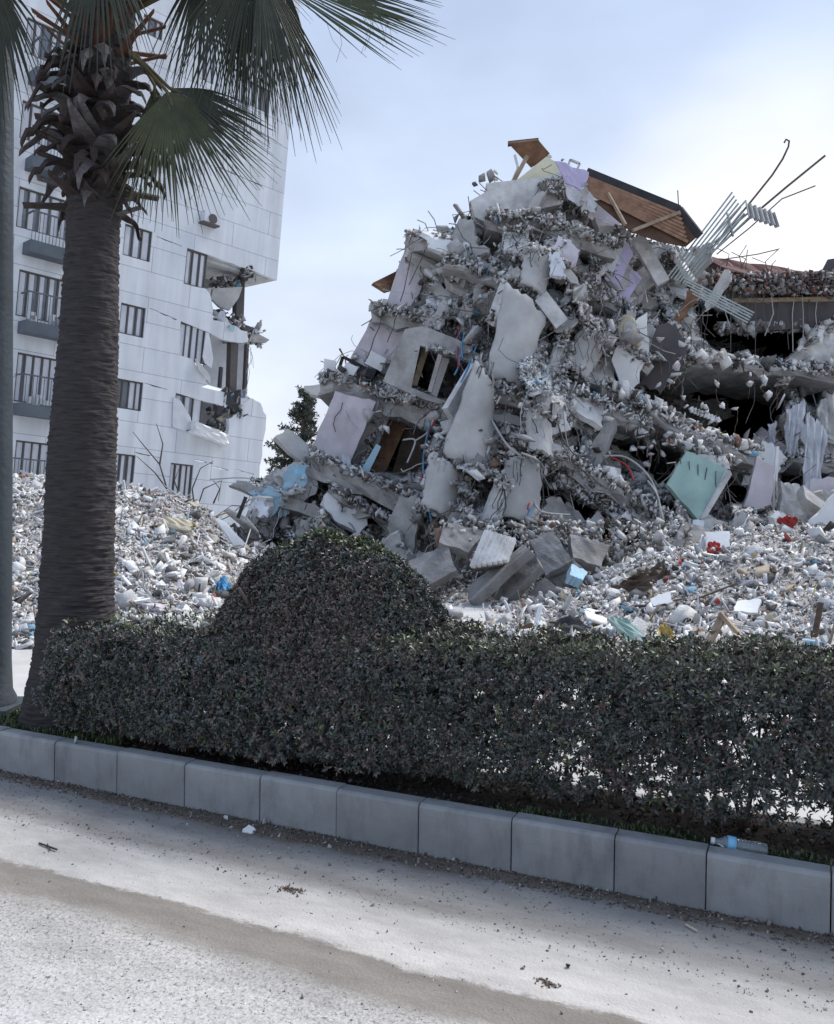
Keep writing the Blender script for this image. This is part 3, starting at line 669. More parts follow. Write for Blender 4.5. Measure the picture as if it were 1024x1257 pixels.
mat('frond', (.055, .064, .026), .5, .35, 8, .1, 60, c2=(.028, .035, .017), spec=.4); mat('frond_dark', (.042, .05, .034), .55, .3, 8, .1, c2=(.022, .027, .021)); mat('petiole', (.1, .085, .04), .6, .3, 8, .1)
def frond(hub, axis, nrm_, rad, spread, droop, start, mname, nsg=44, seed=0, curl=.0, jn=.47):
    """a palmate leaf: segments joined near the hub, split and hanging at the tips"""
    r = random.Random(seed); hub = Vector(hub); axis = Vector(axis).normalized(); nrm_ = Vector(nrm_); nrm_ = (nrm_ - axis * nrm_.dot(axis)).normalized(); side = nrm_.cross(axis)
    b = MB(); ns = 11
    for k in range(nsg):
        f = (k + .5) / nsg * 2 - 1; a = f * spread + r.uniform(-.012, .012); ln = rad * (1 - .22 * abs(f) ** 2) * r.uniform(.9, 1.05)
        d = axis * math.cos(a) + side * math.sin(a); d = (d - nrm_ * (abs(math.sin(a)) * .25 + curl)).normalized()
        sd_ = (side * math.cos(a) - axis * math.sin(a)).normalized(); dr = droop * r.uniform(.7, 1.35); pl = r.uniform(-1, 1) * .05
        V = []; step = spread * 2 / nsg
        for i in range(ns):
            s = i / (ns - 1); p = hub + d * ln * s + Vector((0, 0, -1)) * dr * ln * max(0, s - .25) ** 1.8 + sd_ * pl * max(0, s - .5) * ln
            wd = ln * s * step * .56 if s < jn else ln * jn * step * .56 * (1 - (s - jn) / (1 - jn)) ** .8
            wd = max(wd, .0012); V += [p - sd_ * wd, p + nrm_ * (wd * .9 if s > .06 else 0), p + sd_ * wd]
        Fc = []
        for i in range(ns - 1):
            q = i * 3; Fc += [(q, q + 1, q + 4, q + 3), (q + 1, q + 2, q + 5, q + 4)]
        b.add(V, Fc)
        if r.random() < .35:        # loose thread
            p0 = hub + d * ln * .6 + Vector((0, 0, -1)) * dr * ln * .15
            b.tube([p0, p0 + d * .06 + Vector((r.uniform(-.04, .04), 0, -.07)), p0 + d * .07 + Vector((r.uniform(-.08, .08), 0, -.17))], .0012, 3)
    o = b.build('frond', MAT[mname], palm, True)
    s0 = Vector(start); m_ = s0.lerp(hub, .5) + Vector((0, 0, .06 if hub.z > s0.z - .3 else .02))
    b = MB(); b.tube([s0, m_, hub, hub + axis * rad * .12], .017, 6, .007); b.build('petiole', MAT['petiole'], o)
cr_ = lambda x=118, y=20, D=PD: pt(x, y, D)
V3 = Vector
def fr(hx, hy, hd, tx, ty, td, spread, droop, mname, rad=None, nsg=44, seed=0, n=(0, -1, .3), curl=0, st=(120, 45), jn=.47):
    h = pt(hx, hy, hd); t_ = pt(tx, ty, td); frond(h, t_ - h, n, rad or (t_ - h).length, spread, droop, cr_(*st), mname, nsg, seed, curl, jn)
fr(205, 112, 5.15, 262, 262, 5.05, 1.15, .14, 'frond', nsg=46, seed=1, n=(.1, -1, .25), st=(150, 60), jn=.4)          # low green fan
fr(208, 108, 5.2, 330, 160, 5.2, .7, .35, 'frond_dark', nsg=24, seed=31, n=(.1, -1, .4), st=(150, 60))
fr(190, 105, 5.3, 188, 262, 5.3, .55, .1, 'frond', nsg=22, seed=12, n=(-.2, -1, .2), st=(150, 60))
fr(318, -40, 5.0, 392, 150, 4.9, .42, .25, 'frond_dark', nsg=22, seed=2, n=(.5, -1, .2), st=(150, 20))              # hanging dark fan
fr(312, -55, 5.1, 275, 110, 5.1, .75, .55, 'frond_dark', nsg=40, seed=3, n=(.2, -1, .1), st=(150, 15))
fr(255, -50, 5.3, 250, 95, 5.35, .8, .6, 'frond_dark', nsg=36, seed=21, n=(0, -1, .1), st=(150, 15))
fr(335, -45, 5.15, 330, 110, 5.2, .6, .7, 'frond_dark', nsg=34, seed=22, n=(0, -1, .1), st=(150, 15))
fr(300, -30, 5.35, 315, 128, 5.4, .6, .6, 'frond_dark', nsg=34, seed=13, n=(-.3, -1, .1), st=(150, 15))
fr(325, -30, 4.95, 545, 42, 4.75, .30, .07, 'frond', nsg=24, seed=4, n=(.05, -1, .5), st=(150, 10), jn=.6)                 # long right fan
fr(330, -40, 5.2, 540, -2, 5.3, .32, .10, 'frond_dark', nsg=22, seed=5, n=(0, -1, .6), st=(150, 0), jn=.6)
fr(150, -80, 4.9, 215, -230, 4.6, 1.2, .5, 'frond', nsg=40, seed=6, n=(0, -1, .5), st=(125, 10))
fr(60, -75, 5.0, -60, -60, 4.9, 1.1, .7, 'frond_dark', nsg=40, seed=7, n=(0, -.7, 1), st=(110, 20))
fr(90, -90, 5.9, 60, -300, 6.3, 1.3, .4, 'frond', nsg=40, seed=8, n=(0, -1, .3), st=(112, 10))
fr(210, -70, 5.8, 330, -170, 6.3, 1.2, .6, 'frond_dark', nsg=40, seed=9, n=(.2, -.6, 1), st=(130, 10))
fr(-10, -30, 5.4, -50, 130, 5.4, .8, .4, 'frond_dark', nsg=34, seed=10, n=(-.3, -1, .2), st=(100, 20))
fr(-30, -55, 5.0, 24, 75, 5.05, .6, .5, 'frond_dark', nsg=24, seed=15, n=(.3, -1, .2), st=(100, 20))
fr(120, -60, 5.0, 118, 40, 4.85, .9, .9, 'frond_dark', nsg=26, seed=11, n=(0, -1, .2), st=(118, 10))
b = MB()
for k in range(16):
    r = random.Random(k + 5); x = 118 + r.uniform(-42, 48); b.tube([pt(118 + (x - 118) * .25, 62, PD - .1), pt(x * .6 + 118 * .4, 25, PD - .14), pt(118 + (x - 118) * 1.35, -25, PD - .15)], .012, 5, .009)
b.build('young_petioles', MAT['petiole'], palm)

# ================================================================== RUBBLE MOUNDS
def heap_height(X, Y):
    tl = np.array([(-40, 1.9), (-12, 1.85), (-7.8, 1.88), (-5.5, 1.92), (-4.75, 1.72), (-4, 1.36), (-3.2, .9), (-2.5, .48), (-1.6, .1), (-1, 0), (1.2, 0), (2.5, .15), (3.5, .5), (4.8, 1.1), (7.3, 1.22), (10, 1.3), (40, 1.3)])
    s = np.interp(X * 16 / np.maximum(Y, 11), tl[:, 0], tl[:, 1])
    y0 = np.where(X < 0, 9.3, 8.1); y1 = np.where(X < 0, 16.3, 15.0)
    f = np.clip((Y - y0) / (y1 - y0), 0, 1); f = f * f * (3 - 2 * f) * .35 + f * .65
    back = np.clip((Y - y1 - 2) / 6, 0, 1); f = f * (1 - back * .7)
    n = .16 * fbm(np.stack([X * .9, Y * .9, X * 0], 1), 4) * np.clip(f * 3 + .1, 0, 1)
    return s * f + n + .02
def heap(name, x0, x1, y0, y1, step, label):
    xs = np.arange(x0, x1, step); ys = np.arange(y0, y1, step); X, Y = np.meshgrid(xs, ys); Xf, Yf = X.ravel(), Y.ravel()
    Z = heap_height(Xf, Yf); W = len(xs); H_ = len(ys); i = np.arange((W - 1) * (H_ - 1)); a = (i // (W - 1)) * W + i % (W - 1)
    o = mesh(name, np.stack([Xf, Yf, Z], 1), np.stack([a, a + 1, a + W + 1, a + W], 1), MAT['heap'], None, True)
    return tag(o, label, 'rubble heap', kind='stuff')
mat('heap', (.42, .4, .385), .95, .4, 3, .8, 14, c2=(.17, .155, .145), dist=.05)
heap('rubble_heap', -16, -.8, 9, 24, .12, 'pale mound of crushed rubble in front of the white building')
heap('rubble_heap', -.8, 13, 7.8, 24, .12, 'pale mound of crushed rubble at the foot of the collapsed building')
def scatter_heap(name, n, x0, x1, y0, y1, mu, sg, lo, hi, label, pal, pw=1):
    a = rng.uniform(x0, x1, n); Y = y0 + (y1 - y0) * rng.uniform(0, 1, n) ** pw; X = a * Y           # a = bearing (X/Y)
    S = np.clip(rng.lognormal(mu, sg, n), lo, hi); Z = heap_height(X, Y) + S * rng.uniform(-.2, .6, n)
    o = fragments(name, np.stack([X, Y, Z], 1), S, palette(n, pal), MAT['rubble'])
    return tag(o, label, 'rubble', kind='stuff')
scatter_heap('rubble', 78000, -.62, -.13, 9, 18, -4.15, .72, .007, .15, 'loose white and grey broken plaster covering the mound behind the palm', PAL)
scatter_heap('rubble', 92000, -.13, .62, 7.4, 17, -4.2, .72, .008, .14, 'loose white and grey broken plaster covering the ground before the ruin', PAL)
# flat scraps: board, plaster sheet, bent metal, sticks
SCR = [(10, (.7, .72, .75)), (5, (.45, .46, .48)), (3, (.25, .2, .16)), (3, (.07, .06, .055)), (2, (.4, .33, .24)), (1.5, (.25, .32, .38)), (.5, (.35, .12, .09)), (.4, (.5, .4, .15))]
for a0, a1, y0, y1, n in ((-.62, -.15, 9.5, 17.5, 1500), (-.12, .6, 8.4, 16.5, 2600)):
    Y = rng.uniform(y0, y1, n); X = rng.uniform(a0, a1, n) * Y; S = np.clip(rng.lognormal(-2.95, .5, n), .03, .22); Z = heap_height(X, Y) + S * rng.uniform(0, .5, n)
    tag(fragments('scrap', np.stack([X, Y, Z], 1), S, palette(n, SCR), MAT['rubble'], only=np.arange(14, 20)), 'torn boards, sheets and sticks strewn over the %s mound' % ('left' if a0 < -.3 else 'right'), 'scrap', kind='stuff')
# larger countable fragments
cnts = [('left', -.47, -.17, 10, 16.5, 60), ('right', .12, .5, 8.8, 15.5, 90)]
for nm, a0, a1, y0, y1, n in cnts:
    for k in range(n):
        r = random.Random(hash((nm == 'left', k)) & 0xffff); Y = r.uniform(y0, y1); X = r.uniform(a0, a1) * Y; s = r.uniform(.07, .15)
        z = float(heap_height(np.array([X]), np.array([Y]))[0]) + s * .25; fl = r.random() < .55
        mname = r.choice(['concrete_light', 'white_sheet', 'concrete', 'plaster_lilac', 'concrete_light', 'beige'] if r.random() < .9 else ['timber', 'brown_sheet', 'insulation_blue'])
        side = 'left mound behind the palm' if nm == 'left' else 'right mound above the hedge'
        shape = 'flat broken slab piece' if fl else 'rough lump of broken masonry'
        colr = {'concrete_light': 'pale grey', 'white_sheet': 'white', 'concrete': 'mid grey', 'plaster_lilac': 'lilac white', 'beige': 'beige', 'timber': 'dark brown', 'brown_sheet': 'blackish brown', 'insulation_blue': 'pale blue'}[mname]
        chunk_obj('slab_fragment' if fl else 'masonry_lump', (X, Y, z), s, MAT[mname], k + 100, '%s %s lying on the %s' % (colr, shape, side), 'rubble piece', 'large %s %ss on the %s' % (colr, 'slab pieces' if fl else 'lump', nm + ' mound'), flat=fl)
# ================================================================== COLLAPSED BUILDING
def inside(poly, X, Y):
    r = np.zeros(X.shape, bool); n = len(poly); j = n - 1
    for i in range(n):
        xi, yi = poly[i]; xj, yj = poly[j]
        c = ((yi > Y) != (yj > Y)) & (X < (xj - xi) * (Y - yi) / (yj - yi + 1e-9) + xi); r ^= c; j = i
    return r
def edge_dist(poly, X, Y):
    d = np.full(X.shape, 1e9); n = len(poly)
    for i in range(n):
        ax, ay = poly[i]; bx, by = poly[(i + 1) % n]; L2 = (bx - ax) ** 2 + (by - ay) ** 2 + 1e-9
        t = np.clip(((X - ax) * (bx - ax) + (Y - ay) * (by - ay)) / L2, 0, 1)
        d = np.minimum(d, np.hypot(X - ax - t * (bx - ax), Y - ay - t * (by - ay)))
    return d
SIL = [(292, 740), (296, 640), (312, 606), (332, 580), (378, 556), (390, 552), (411, 495), (394, 480), (394, 470), (415, 448), (440, 436), (452, 402), (476, 380), (500, 310), (503, 290), (530, 282), (553, 277), (562, 262), (580, 264), (580, 250), (600, 238), (660, 226), (688, 214), (712, 236), (735, 262), (780, 288), (845, 303), (872, 318), (921, 334), (1024, 348), (1180, 352), (1180, 770), (292, 770)]
CAV = [  # dark openings: polygon, depth in metres
    ([(790, 444), (840, 446), (895, 454), (951, 470), (970, 491), (944, 540), (901, 545), (834, 520), (788, 490)], 6),
    ([(735, 520), (773, 530), (840, 554), (823, 596), (804, 596), (768, 560), (735, 545)], 4.5),
    ([(655, 590), (695, 606), (732, 622), (722, 642), (690, 640), (661, 632)], 4),
    ([(896, 580), (925, 585), (914, 618), (876, 626)], 3.5),
    ([(955, 562), (988, 562), (980, 606), (954, 606)], 3.5),
    ([(515, 426), (583, 445), (555, 496), (504, 475)], 3),
    ([(472, 515), (538, 530), (512, 588), (447, 580)], 3),
    ([(850, 372), (905, 385), (1000, 402), (985, 430), (955, 440), (880, 434), (856, 410)], 5),
    ([(455, 618), (505, 632), (490, 652), (440, 640)], 2.5),
    ([(550, 655), (585, 668), (560, 700), (530, 690)], 2),
    ([(778, 440), (800, 446), (800, 480), (770, 474)], 3),
    ([(700, 300), (725, 308), (722, 338), (704, 330)], 2),
    ([(735, 640), (790, 655), (780, 675), (730, 668)], 2),
    ([(985, 470), (1010, 476), (1000, 500), (985, 496)], 2),
]
def depth_at(X, Y):
    D = 16.6 + (745 - Y) * .0085 - 1.5 * np.exp(-((X - 640 + (Y - 450) * .22) / 75) ** 2) * np.clip((760 - Y) / 120, 0, 1)
    D = D + 1.2 * np.clip((560 - X) / 120, 0, 1) + 3.0 * np.clip((X - 830) / 120, 0, 1) * np.clip((650 - Y) / 60, 0, 1)
    D = D + .55 * fbm(np.stack([X / 60, Y / 45, X * 0], 1), 4) + .13 * fbm(np.stack([X / 12, Y / 12, X * 0 + 5], 1), 3)
    # terraces left by the pancaked floors, stepping down to the right
    s = (Y - (X - 480) * .36); D = D + .35 * np.abs(((s / 92) % 1) - .5) * 2
    cav = np.zeros(X.shape)
    for poly, dep in CAV:
        m = inside(poly, X, Y); e_ = edge_dist(poly, X, Y); cav = np.maximum(cav, np.where(m, np.clip(e_ / 6, .15, 1) * dep, 0))
    return D + cav, cav
xs = np.arange(288, 1184, 3.0); ys = np.arange(206, 774, 3.0); GX, GY = np.meshgrid(xs, ys); Xf, Yf = GX.ravel(), GY.ravel()
Xj = Xf + 2.5 * vnoise(np.stack([Xf / 9, Yf / 9, Xf * 0], 1)); Yj = Yf + 2.5 * vnoise(np.stack([Xf / 9, Yf / 9, Xf * 0 + 7], 1))
DD, CV = depth_at(Xf, Yf)
NCL = 620; cr2 = np.random.default_rng(11); SX = cr2.uniform(285, 1185, NCL); SY = cr2.uniform(200, 775, NCL); ca, sa = math.cos(R(28)), math.sin(R(28))
def rot_(x, y): return (x * ca + y * sa) / 1.0, (-x * sa + y * ca) / .62
rx, ry = rot_(Xf + 4 * vnoise(np.stack([Xf / 8, Yf / 8, Xf * 0], 1)), Yf + 4 * vnoise(np.stack([Xf / 8, Yf / 8, Xf * 0 + 3], 1))); qx, qy = rot_(SX, SY)
cell = np.zeros(len(Xf), int); cd = np.zeros(len(Xf))
for c0_ in range(0, len(Xf), 4000):
    dd_ = (rx[c0_:c0_ + 4000, None] - qx[None]) ** 2 + (ry[c0_:c0_ + 4000, None] - qy[None]) ** 2; cell[c0_:c0_ + 4000] = dd_.argmin(1)
cof = cr2.normal(0, .42, NCL); cgx = cr2.normal(0, .018, NCL); cgy = cr2.normal(.012, .016, NCL)
FACET = cof[cell] + np.clip((Xf - SX[cell]) * cgx[cell] + (Yf - SY[cell]) * -cgy[cell], -.6, .6)
DD = DD + FACET * np.where(CV > 0, .4, 1)
CELLC = np.array([(.62, .63, .65), (.48, .485, .49), (.33, .33, .33), (.56, .54, .55), (.22, .215, .21), (.13, .12, .115), (.42, .37, .33), (.66, .6, .5), (.42, .5, .58)])[cr2.choice(9, NCL, p=[.22, .22, .17, .09, .11, .07, .04, .05, .03])] * cr2.uniform(.85, 1.15, (NCL, 1))
CMn = np.array(CM); rays = np.stack([(Xj - PW / 2) / F, (PH / 2 - Yj) / F, -np.ones_like(Xj)], 1) @ CMn.T
PP = np.array([0, 0, CH]) + rays * (DD / rays[:, 1])[:, None]
nz_ = 5 * vnoise(np.stack([Xf / 14, Yf / 14, Xf * 0 + 2], 1))
INS = inside(SIL, Xf + nz_, Yf + nz_)
W_, H_ = len(xs), len(ys); i = np.arange((W_ - 1) * (H_ - 1)); a = (i // (W_ - 1)) * W_ + i % (W_ - 1)
Q = np.stack([a, a + 1, a + W_ + 1, a + W_], 1); Q = Q[INS[Q].all(1)]
# close the mass: walls running back from its outline to a rear face
ed = {}
for q in Q:
    for k in range(4):
        e_ = (q[k], q[(k + 1) % 4]); r_ = (e_[1], e_[0])
        if r_ in ed: del ed[r_]
        else: ed[e_] = 1
used = np.unique(Q); remap = {int(u): k for k, u in enumerate(used)}
FV = PP[used]; BV = FV.copy(); BV[:, 1] = 25.5
n1 = len(FV); Qm = np.vectorize(lambda x: remap[int(x)])(Q)
side = np.array([[remap[int(e_[1])], remap[int(e_[0])], remap[int(e_[0])] + n1, remap[int(e_[1])] + n1] for e_ in ed])
ruin = empty('collapsed_building', (2.6, 18, 0)); tag(ruin, 'collapsed concrete apartment block with tilted floors, torn walls and hanging rubble', 'collapsed building')
CC_ = CELLC[cell][used]; CC_ = np.concatenate([CC_, CC_])
mat('core', (1, 1, 1), .95, .3, 2.2, .8, 10, c2=(.55, .53, .51), dist=.05, attr=True)
mesh('broken_core', np.concatenate([FV, BV]), np.concatenate([Qm, side, Qm[:, ::-1] + n1]), MAT['core'], ruin, col=CC_)

# rubble clinging to the mass
okq = Q; wq = np.where(CV[okq[:, 0]] > 0, .22, 1.0); wq = wq / wq.sum()
# fines and chips gather where the surface steps back towards the sky
UPN = np.clip((PP[okq[:, 0], 1] - PP[okq[:, 3], 1]) / .05, -1, 3); dmask = .25 + .75 * np.clip(UPN, 0, 1) + .5 * np.clip(fbm(np.stack([Xf[okq[:, 0]] / 30, Yf[okq[:, 0]] / 22, Xf[okq[:, 0]] * 0], 1), 3), -.5, 1)
wq2 = wq * np.clip(dmask, .04, 2); wq2 /= wq2.sum()
def on_mass(n, lift=.1, wq=wq):
    q = okq[rng.choice(len(okq), n, p=wq)]; u = rng.uniform(0, 1, (n, 1)); v = rng.uniform(0, 1, (n, 1))
    P = (PP[q[:, 0]] * (1 - u) + PP[q[:, 1]] * u) * (1 - v) + (PP[q[:, 3]] * (1 - u) + PP[q[:, 2]] * u) * v
    P[:, 1] -= rng.uniform(0, lift, n); return P, q[:, 0]
P_, qi = on_mass(80000, .12, wq2); S_ = np.clip(rng.lognormal(-3.75, .65, len(P_)), .01, .22)
cc = palette(len(P_), PAL2)
lite = np.clip(fbm(np.stack([Xf[qi] / 50, Yf[qi] / 50, Xf[qi] * 0], 1), 2) * .5 + 1.1, .6, 1.5)[:, None]
o = fragments('clinging_rubble', P_, S_, np.clip(cc * lite, 0, .8), MAT['rubble'], ruin); o['kind'] = 'stuff'
P_, qi = on_mass(420, .3); S_ = rng.uniform(.14, .36, len(P_)); k_ = CV[qi] <= 0; P_, S_ = P_[k_], S_[k_]
o = fragments('larger_debris', P_, S_ * .8, palette(len(P_), PAL2), MAT['rubble'], ruin); o['kind'] = 'stuff'

# torn plates of wall and floor, most of them leaning with the floors or hanging
def plate(b_, p, L_, W__, T_, r, mode):
    ang = (R(-28) + r.gauss(0, .25)) if mode == 0 else (R(62) + r.gauss(0, .3)); ux = Vector((math.cos(ang), r.gauss(0, .25), math.sin(ang))).normalized()
    tilt = r.uniform(.2, 1.1); f_ = Vector((0, -math.cos(tilt), math.sin(tilt))); uy = f_.cross(ux).normalized(); nn2 = ux.cross(uy).normalized()
    k_ = r.randint(5, 8); ring = []
    for q in range(k_):
        a_ = 2 * math.pi * q / k_ + r.uniform(-.3, .3); e_ = (abs(math.cos(a_)) ** 6 + abs(math.sin(a_)) ** 6) ** (-1 / 6) * r.uniform(.75, 1.05); ring.append((math.cos(a_) * e_ * L_ / 2, math.sin(a_) * e_ * W__ / 2))
    fine = []
    for (x, y), (x2, y2) in zip(ring, ring[1:] + ring[:1]):
        for z in range(4): fine.append((x + (x2 - x) * z / 4 + r.gauss(0, .022) * (z > 0), y + (y2 - y) * z / 4 + r.gauss(0, .022) * (z > 0)))
    n_ = len(fine); V = [p + ux * x + uy * y - nn2 * T_ / 2 for x, y in fine] + [p + ux * (x + r.gauss(0, .02)) + uy * (y + r.gauss(0, .02)) + nn2 * T_ / 2 for x, y in fine]
    b_.add(V, [tuple(range(n_)), tuple(range(2 * n_ - 1, n_ - 1, -1))] + [(i, (i + 1) % n_, (i + 1) % n_ + n_, i + n_) for i in range(n_)])
def keepout(x, y, m): return (845 - m < x < 1000 and 330 < y < 545) or (470 - m < x < 590 + m and 400 - m < y < 505 + m) or (440 - m < x < 540 and 505 < y < 595) or (575 - m < x < 700 + m and y < 262 + m) or (600 - m < x < 670 + m and 350 - m < y < 475) or (540 - m < x < 610 + m and 440 < y < 640) or (615 < x < 665 and 555 < y < 640) or (640 < x < 680 and 300 < y < 368) or (820 - m < x < 895 + m and 545 - m < y < 640)
PLM = ['concrete_light', 'plaster_grey', 'concrete', 'concrete_light', 'plaster_lilac', 'concrete', 'plaster_grey', 'dark_facade', 'white_sheet']
P_, qi = on_mass(150, .1); 
for k, p in enumerate(P_):
    if CV[qi[k]] > 0 or keepout(Xf[qi[k]], Yf[qi[k]], 30): continue
    r = random.Random(k + 2000); b = MB(); plate(b, Vector(p) + Vector((0, -.1, 0)), r.uniform(.7, 1.9), r.uniform(.4, .9), r.uniform(.08, .22), r, r.random() < .55)
    b.build('wall_fragment', MAT[r.choice(PLM)], ruin)
P_, qi = on_mass(60, .1); nb_ = 0
for k, p in enumerate(P_):
    if CV[qi[k]] > 0 or keepout(Xf[qi[k]], Yf[qi[k]], 2) or nb_ > 26: continue
    nb_ += 1; r = random.Random(k + 3000); b = MB(); plate(b, Vector(p) + Vector((0, -.15, 0)), r.uniform(1.3, 3.0), r.uniform(.2, .38), r.uniform(.18, .3), r, k % 3 != 0)
    b.build('broken_beam', MAT[r.choice(['concrete_light', 'concrete', 'plaster_grey'])], ruin)
for m_ in ('concrete_light', 'plaster_grey', 'concrete', 'cloth'):
    P_, qi = on_mass(130, .1, wq2); b = MB()
    for k, p in enumerate(P_):
        if CV[qi[k]] > 0 or keepout(Xf[qi[k]], Yf[qi[k]], 6): continue
        r = random.Random(k + 5000 + len(m_)); plate(b, Vector(p) + Vector((0, -.08, 0)), r.uniform(.3, .8), r.uniform(.15, .45), r.uniform(.03, .12), r, r.random() < .5)
    b.build('small_fragments', MAT[m_], ruin)['kind'] = 'stuff'
# tangled wires and bent bars
b = MB(); b2 = MB(); P_, qi = on_mass(1500, .15)
for k, p in enumerate(P_):
    r = random.Random(k); p = Vector(p); L_ = r.uniform(.3, 1.6) * (1.3 if CV[qi[k]] > 0 else 1); d = Vector((r.gauss(0, .7), -abs(r.gauss(0, .35)), r.gauss(-.5, .7))).normalized(); pts = [p]
    for s in range(5):
        d = (d + Vector((r.gauss(0, .35), r.gauss(0, .2), r.gauss(-.1, .35)))).normalized(); pts.append(pts[-1] + d * L_ / 5)
    (b if r.random() < .6 else b2).tube(pts, r.uniform(.006, .014), 3)
o = b.build('tangled_wire', MAT['wire'], ruin); o['kind'] = 'stuff'
o = b2.build('tangled_wire', MAT['wire_pale'], ruin); o['kind'] = 'stuff'

def fd(x, y): return float(depth_at(np.array([float(x)]), np.array([float(y)]))[0][0] - depth_at(np.array([float(x)]), np.array([float(y)]))[1][0])
def quad(name, c4, m, off=-.25, t=.12, dd=(0, 0, 0, 0), parent=None, **kw):
    cx = sum(c[0] for c in c4) / 4; cy = sum(c[1] for c in c4) / 4; ds = [fd(cx + (x - cx) * q, cy + (y - cy) * q) for x, y in c4 for q in (.1, .55, .9)]; D0 = .35 * sum(ds) / len(ds) + .65 * min(ds) + off
    b_ = MB(); b_.sheet([pt(x, y, D0 + dd[i]) for i, (x, y) in enumerate(c4)], t, **kw)
    return b_.build(name, MAT[m], parent or ruin, kw.get('bulge', 0) > .1)
def slab(name, pts, m, t, d, off=-.4, **kw):
    b_ = MB(); b_.ribbon([pt(x, y, fd(x, y) * .3 + fd(sum(p[0] for p in pts) / len(pts), sum(p[1] for p in pts) / len(pts)) * .7 + off) for x, y in pts], t, d, **kw)
    return b_.build(name, MAT[m], ruin)
def crumbs(pts, n, off, s=(.022, .1), dz=.06, name='slab_rubble', pal=PAL2, spread=.25):
    """rubble lying along the top of a floor slab"""
    n = int(n * 1.6) if s[1] <= .1 else n; P = []; Dm = fd(sum(p[0] for p in pts) / len(pts), sum(p[1] for p in pts) / len(pts))
    for _ in range(n):
        k = random.randrange(len(pts) - 1); f = random.random(); x = pts[k][0] * (1 - f) + pts[k + 1][0] * f; y = pts[k][1] * (1 - f) + pts[k + 1][1] * f
        p = pt(x, y, fd(x, y) * .3 + Dm * .7 + off); P.append((p.x, p.y + random.uniform(-.12, spread), p.z + random.uniform(-.06, dz + .1)))
    P = np.array(P); o_ = fragments(name, P, rng.uniform(*s, len(P)), palette(len(P), pal), MAT['rubble'], ruin); o_['kind'] = 'stuff'

# --- left section: leaning outer walls between tilted floors
quad('outer_wall', [(502, 290), (532, 304), (506, 386), (472, 378)], 'plaster_lilac', -.35, .15, nx=6, ny=8, rag=.03, rough=.012, seed=1)
quad('outer_wall', [(470, 366), (508, 380), (478, 460), (428, 444)], 'plaster_lilac', -.35, .15, nx=6, ny=8, rag=.02, rough=.012, seed=2)
quad('outer_wall', [(412, 480), (462, 492), (424, 580), (380, 556)], 'plaster_lilac', -.45, .15, nx=6, ny=9, rag=.02, rough=.012, seed=3)
quad('outer_wall', [(336, 582), (374, 562), (392, 600), (360, 630)], 'concrete_light', -.35, .15, nx=6, ny=6, rag=.06, rough=.02, seed=4)
for c in ([(350, 572), (378, 568), (372, 600), (345, 606)], [(308, 606), (338, 596), (350, 620), (318, 640)], [(335, 600), (352, 600), (356, 628), (340, 634)], [(511, 283), (533, 292), (536, 312), (514, 300)], [(500, 290), (512, 292), (510, 302), (503, 302)]):
    quad('insulation_sheet', c, 'insulation_blue', -.55, .04, nx=5, ny=5, rag=.15, rough=.03, seed=int(c[0][0]))
quad('eave', [(458, 347), (498, 327), (492, 350), (474, 357)], 'timber', .3, .12, dd=(0, .6, .8, .1), nx=4, ny=2)
for k_, (x0, y0, x1, y1) in enumerate([(430, 496, 402, 560), (444, 500, 424, 552), (418, 494, 410, 530), (470, 390, 450, 440), (490, 384, 478, 420), (505, 310, 490, 370), (520, 306, 505, 350)]):
    r = random.Random(k_); D_ = fd((x0 + x1) / 2, (y0 + y1) / 2) - 1.15; b = MB(); b.tube([pt(x0 + (x1 - x0) * f + r.uniform(-3, 3), y0 + (y1 - y0) * f, D_) for f in (0, .25, .5, .75, 1)], .012, 4); b.build('hanging_wire', MAT['wire'], ruin)
# concrete frames with openings
def frame_panel(name, outer, hole, m, off, t=.22):
    cx = sum(p[0] for p in outer) / len(outer); cy = sum(p[1] for p in outer) / len(outer); D0 = fd(cx, cy) + off
    b_ = MB(); b_.prism(outer, [hole] if hole else [], t, lambda x, y, d: pt(x, y, D0) + Vector((0, d, 0))); return b_.build(name, MAT[m], ruin)
frame_panel('window_wall', [(497, 404), (520, 400), (563, 417), (590, 436), (562, 502), (520, 490), (470, 468), (482, 440)], [(516, 424), (582, 445), (556, 496), (505, 476)], 'concrete', -.8)
quad('window_frame', [(519, 428), (526, 430), (512, 474), (506, 472)], 'timber_pale', -.6, .06); quad('window_frame', [(538, 434), (543, 436), (530, 482), (525, 480)], 'concrete', -.55, .06)
quad('curtain_wall', [(543, 438), (552, 441), (536, 488), (530, 484)], 'plaster_grey', -.1, .05)
frame_panel('corner_column', [(455, 503), (478, 512), (449, 586), (421, 576)], None, 'concrete', -.6, .35)
quad('light_panel', [(462, 545), (468, 548), (449, 588), (440, 583)], 'insulation_blue', -.72, .04)
quad('inner_wall', [(478, 516), (500, 520), (470, 586), (452, 582)], 'timber', 1.0, .1)
quad('inner_wall', [(500, 516), (540, 530), (515, 590), (480, 586)], 'brown_sheet', 2.0, .1)
for pts_, t_, d_, m_, n_ in (([(392, 468), (410, 463), (475, 489), (520, 500), (556, 506)], .36, 2.2, 'concrete', 420),
                     ([(380, 556), (425, 579), (487, 602), (520, 622), (560, 640)], .42, 2.2, 'concrete', 420),
                     ([(455, 377), (500, 386), (545, 402), (592, 428)], .3, 2, 'concrete', 420),
                     ([(498, 290), (540, 296), (580, 312), (615, 330)], .3, 2, 'concrete', 260)):
    slab('floor_slab', pts_, m_, t_, d_, -.62, seed=int(pts_[0][0])); crumbs(pts_, n_, -.66)
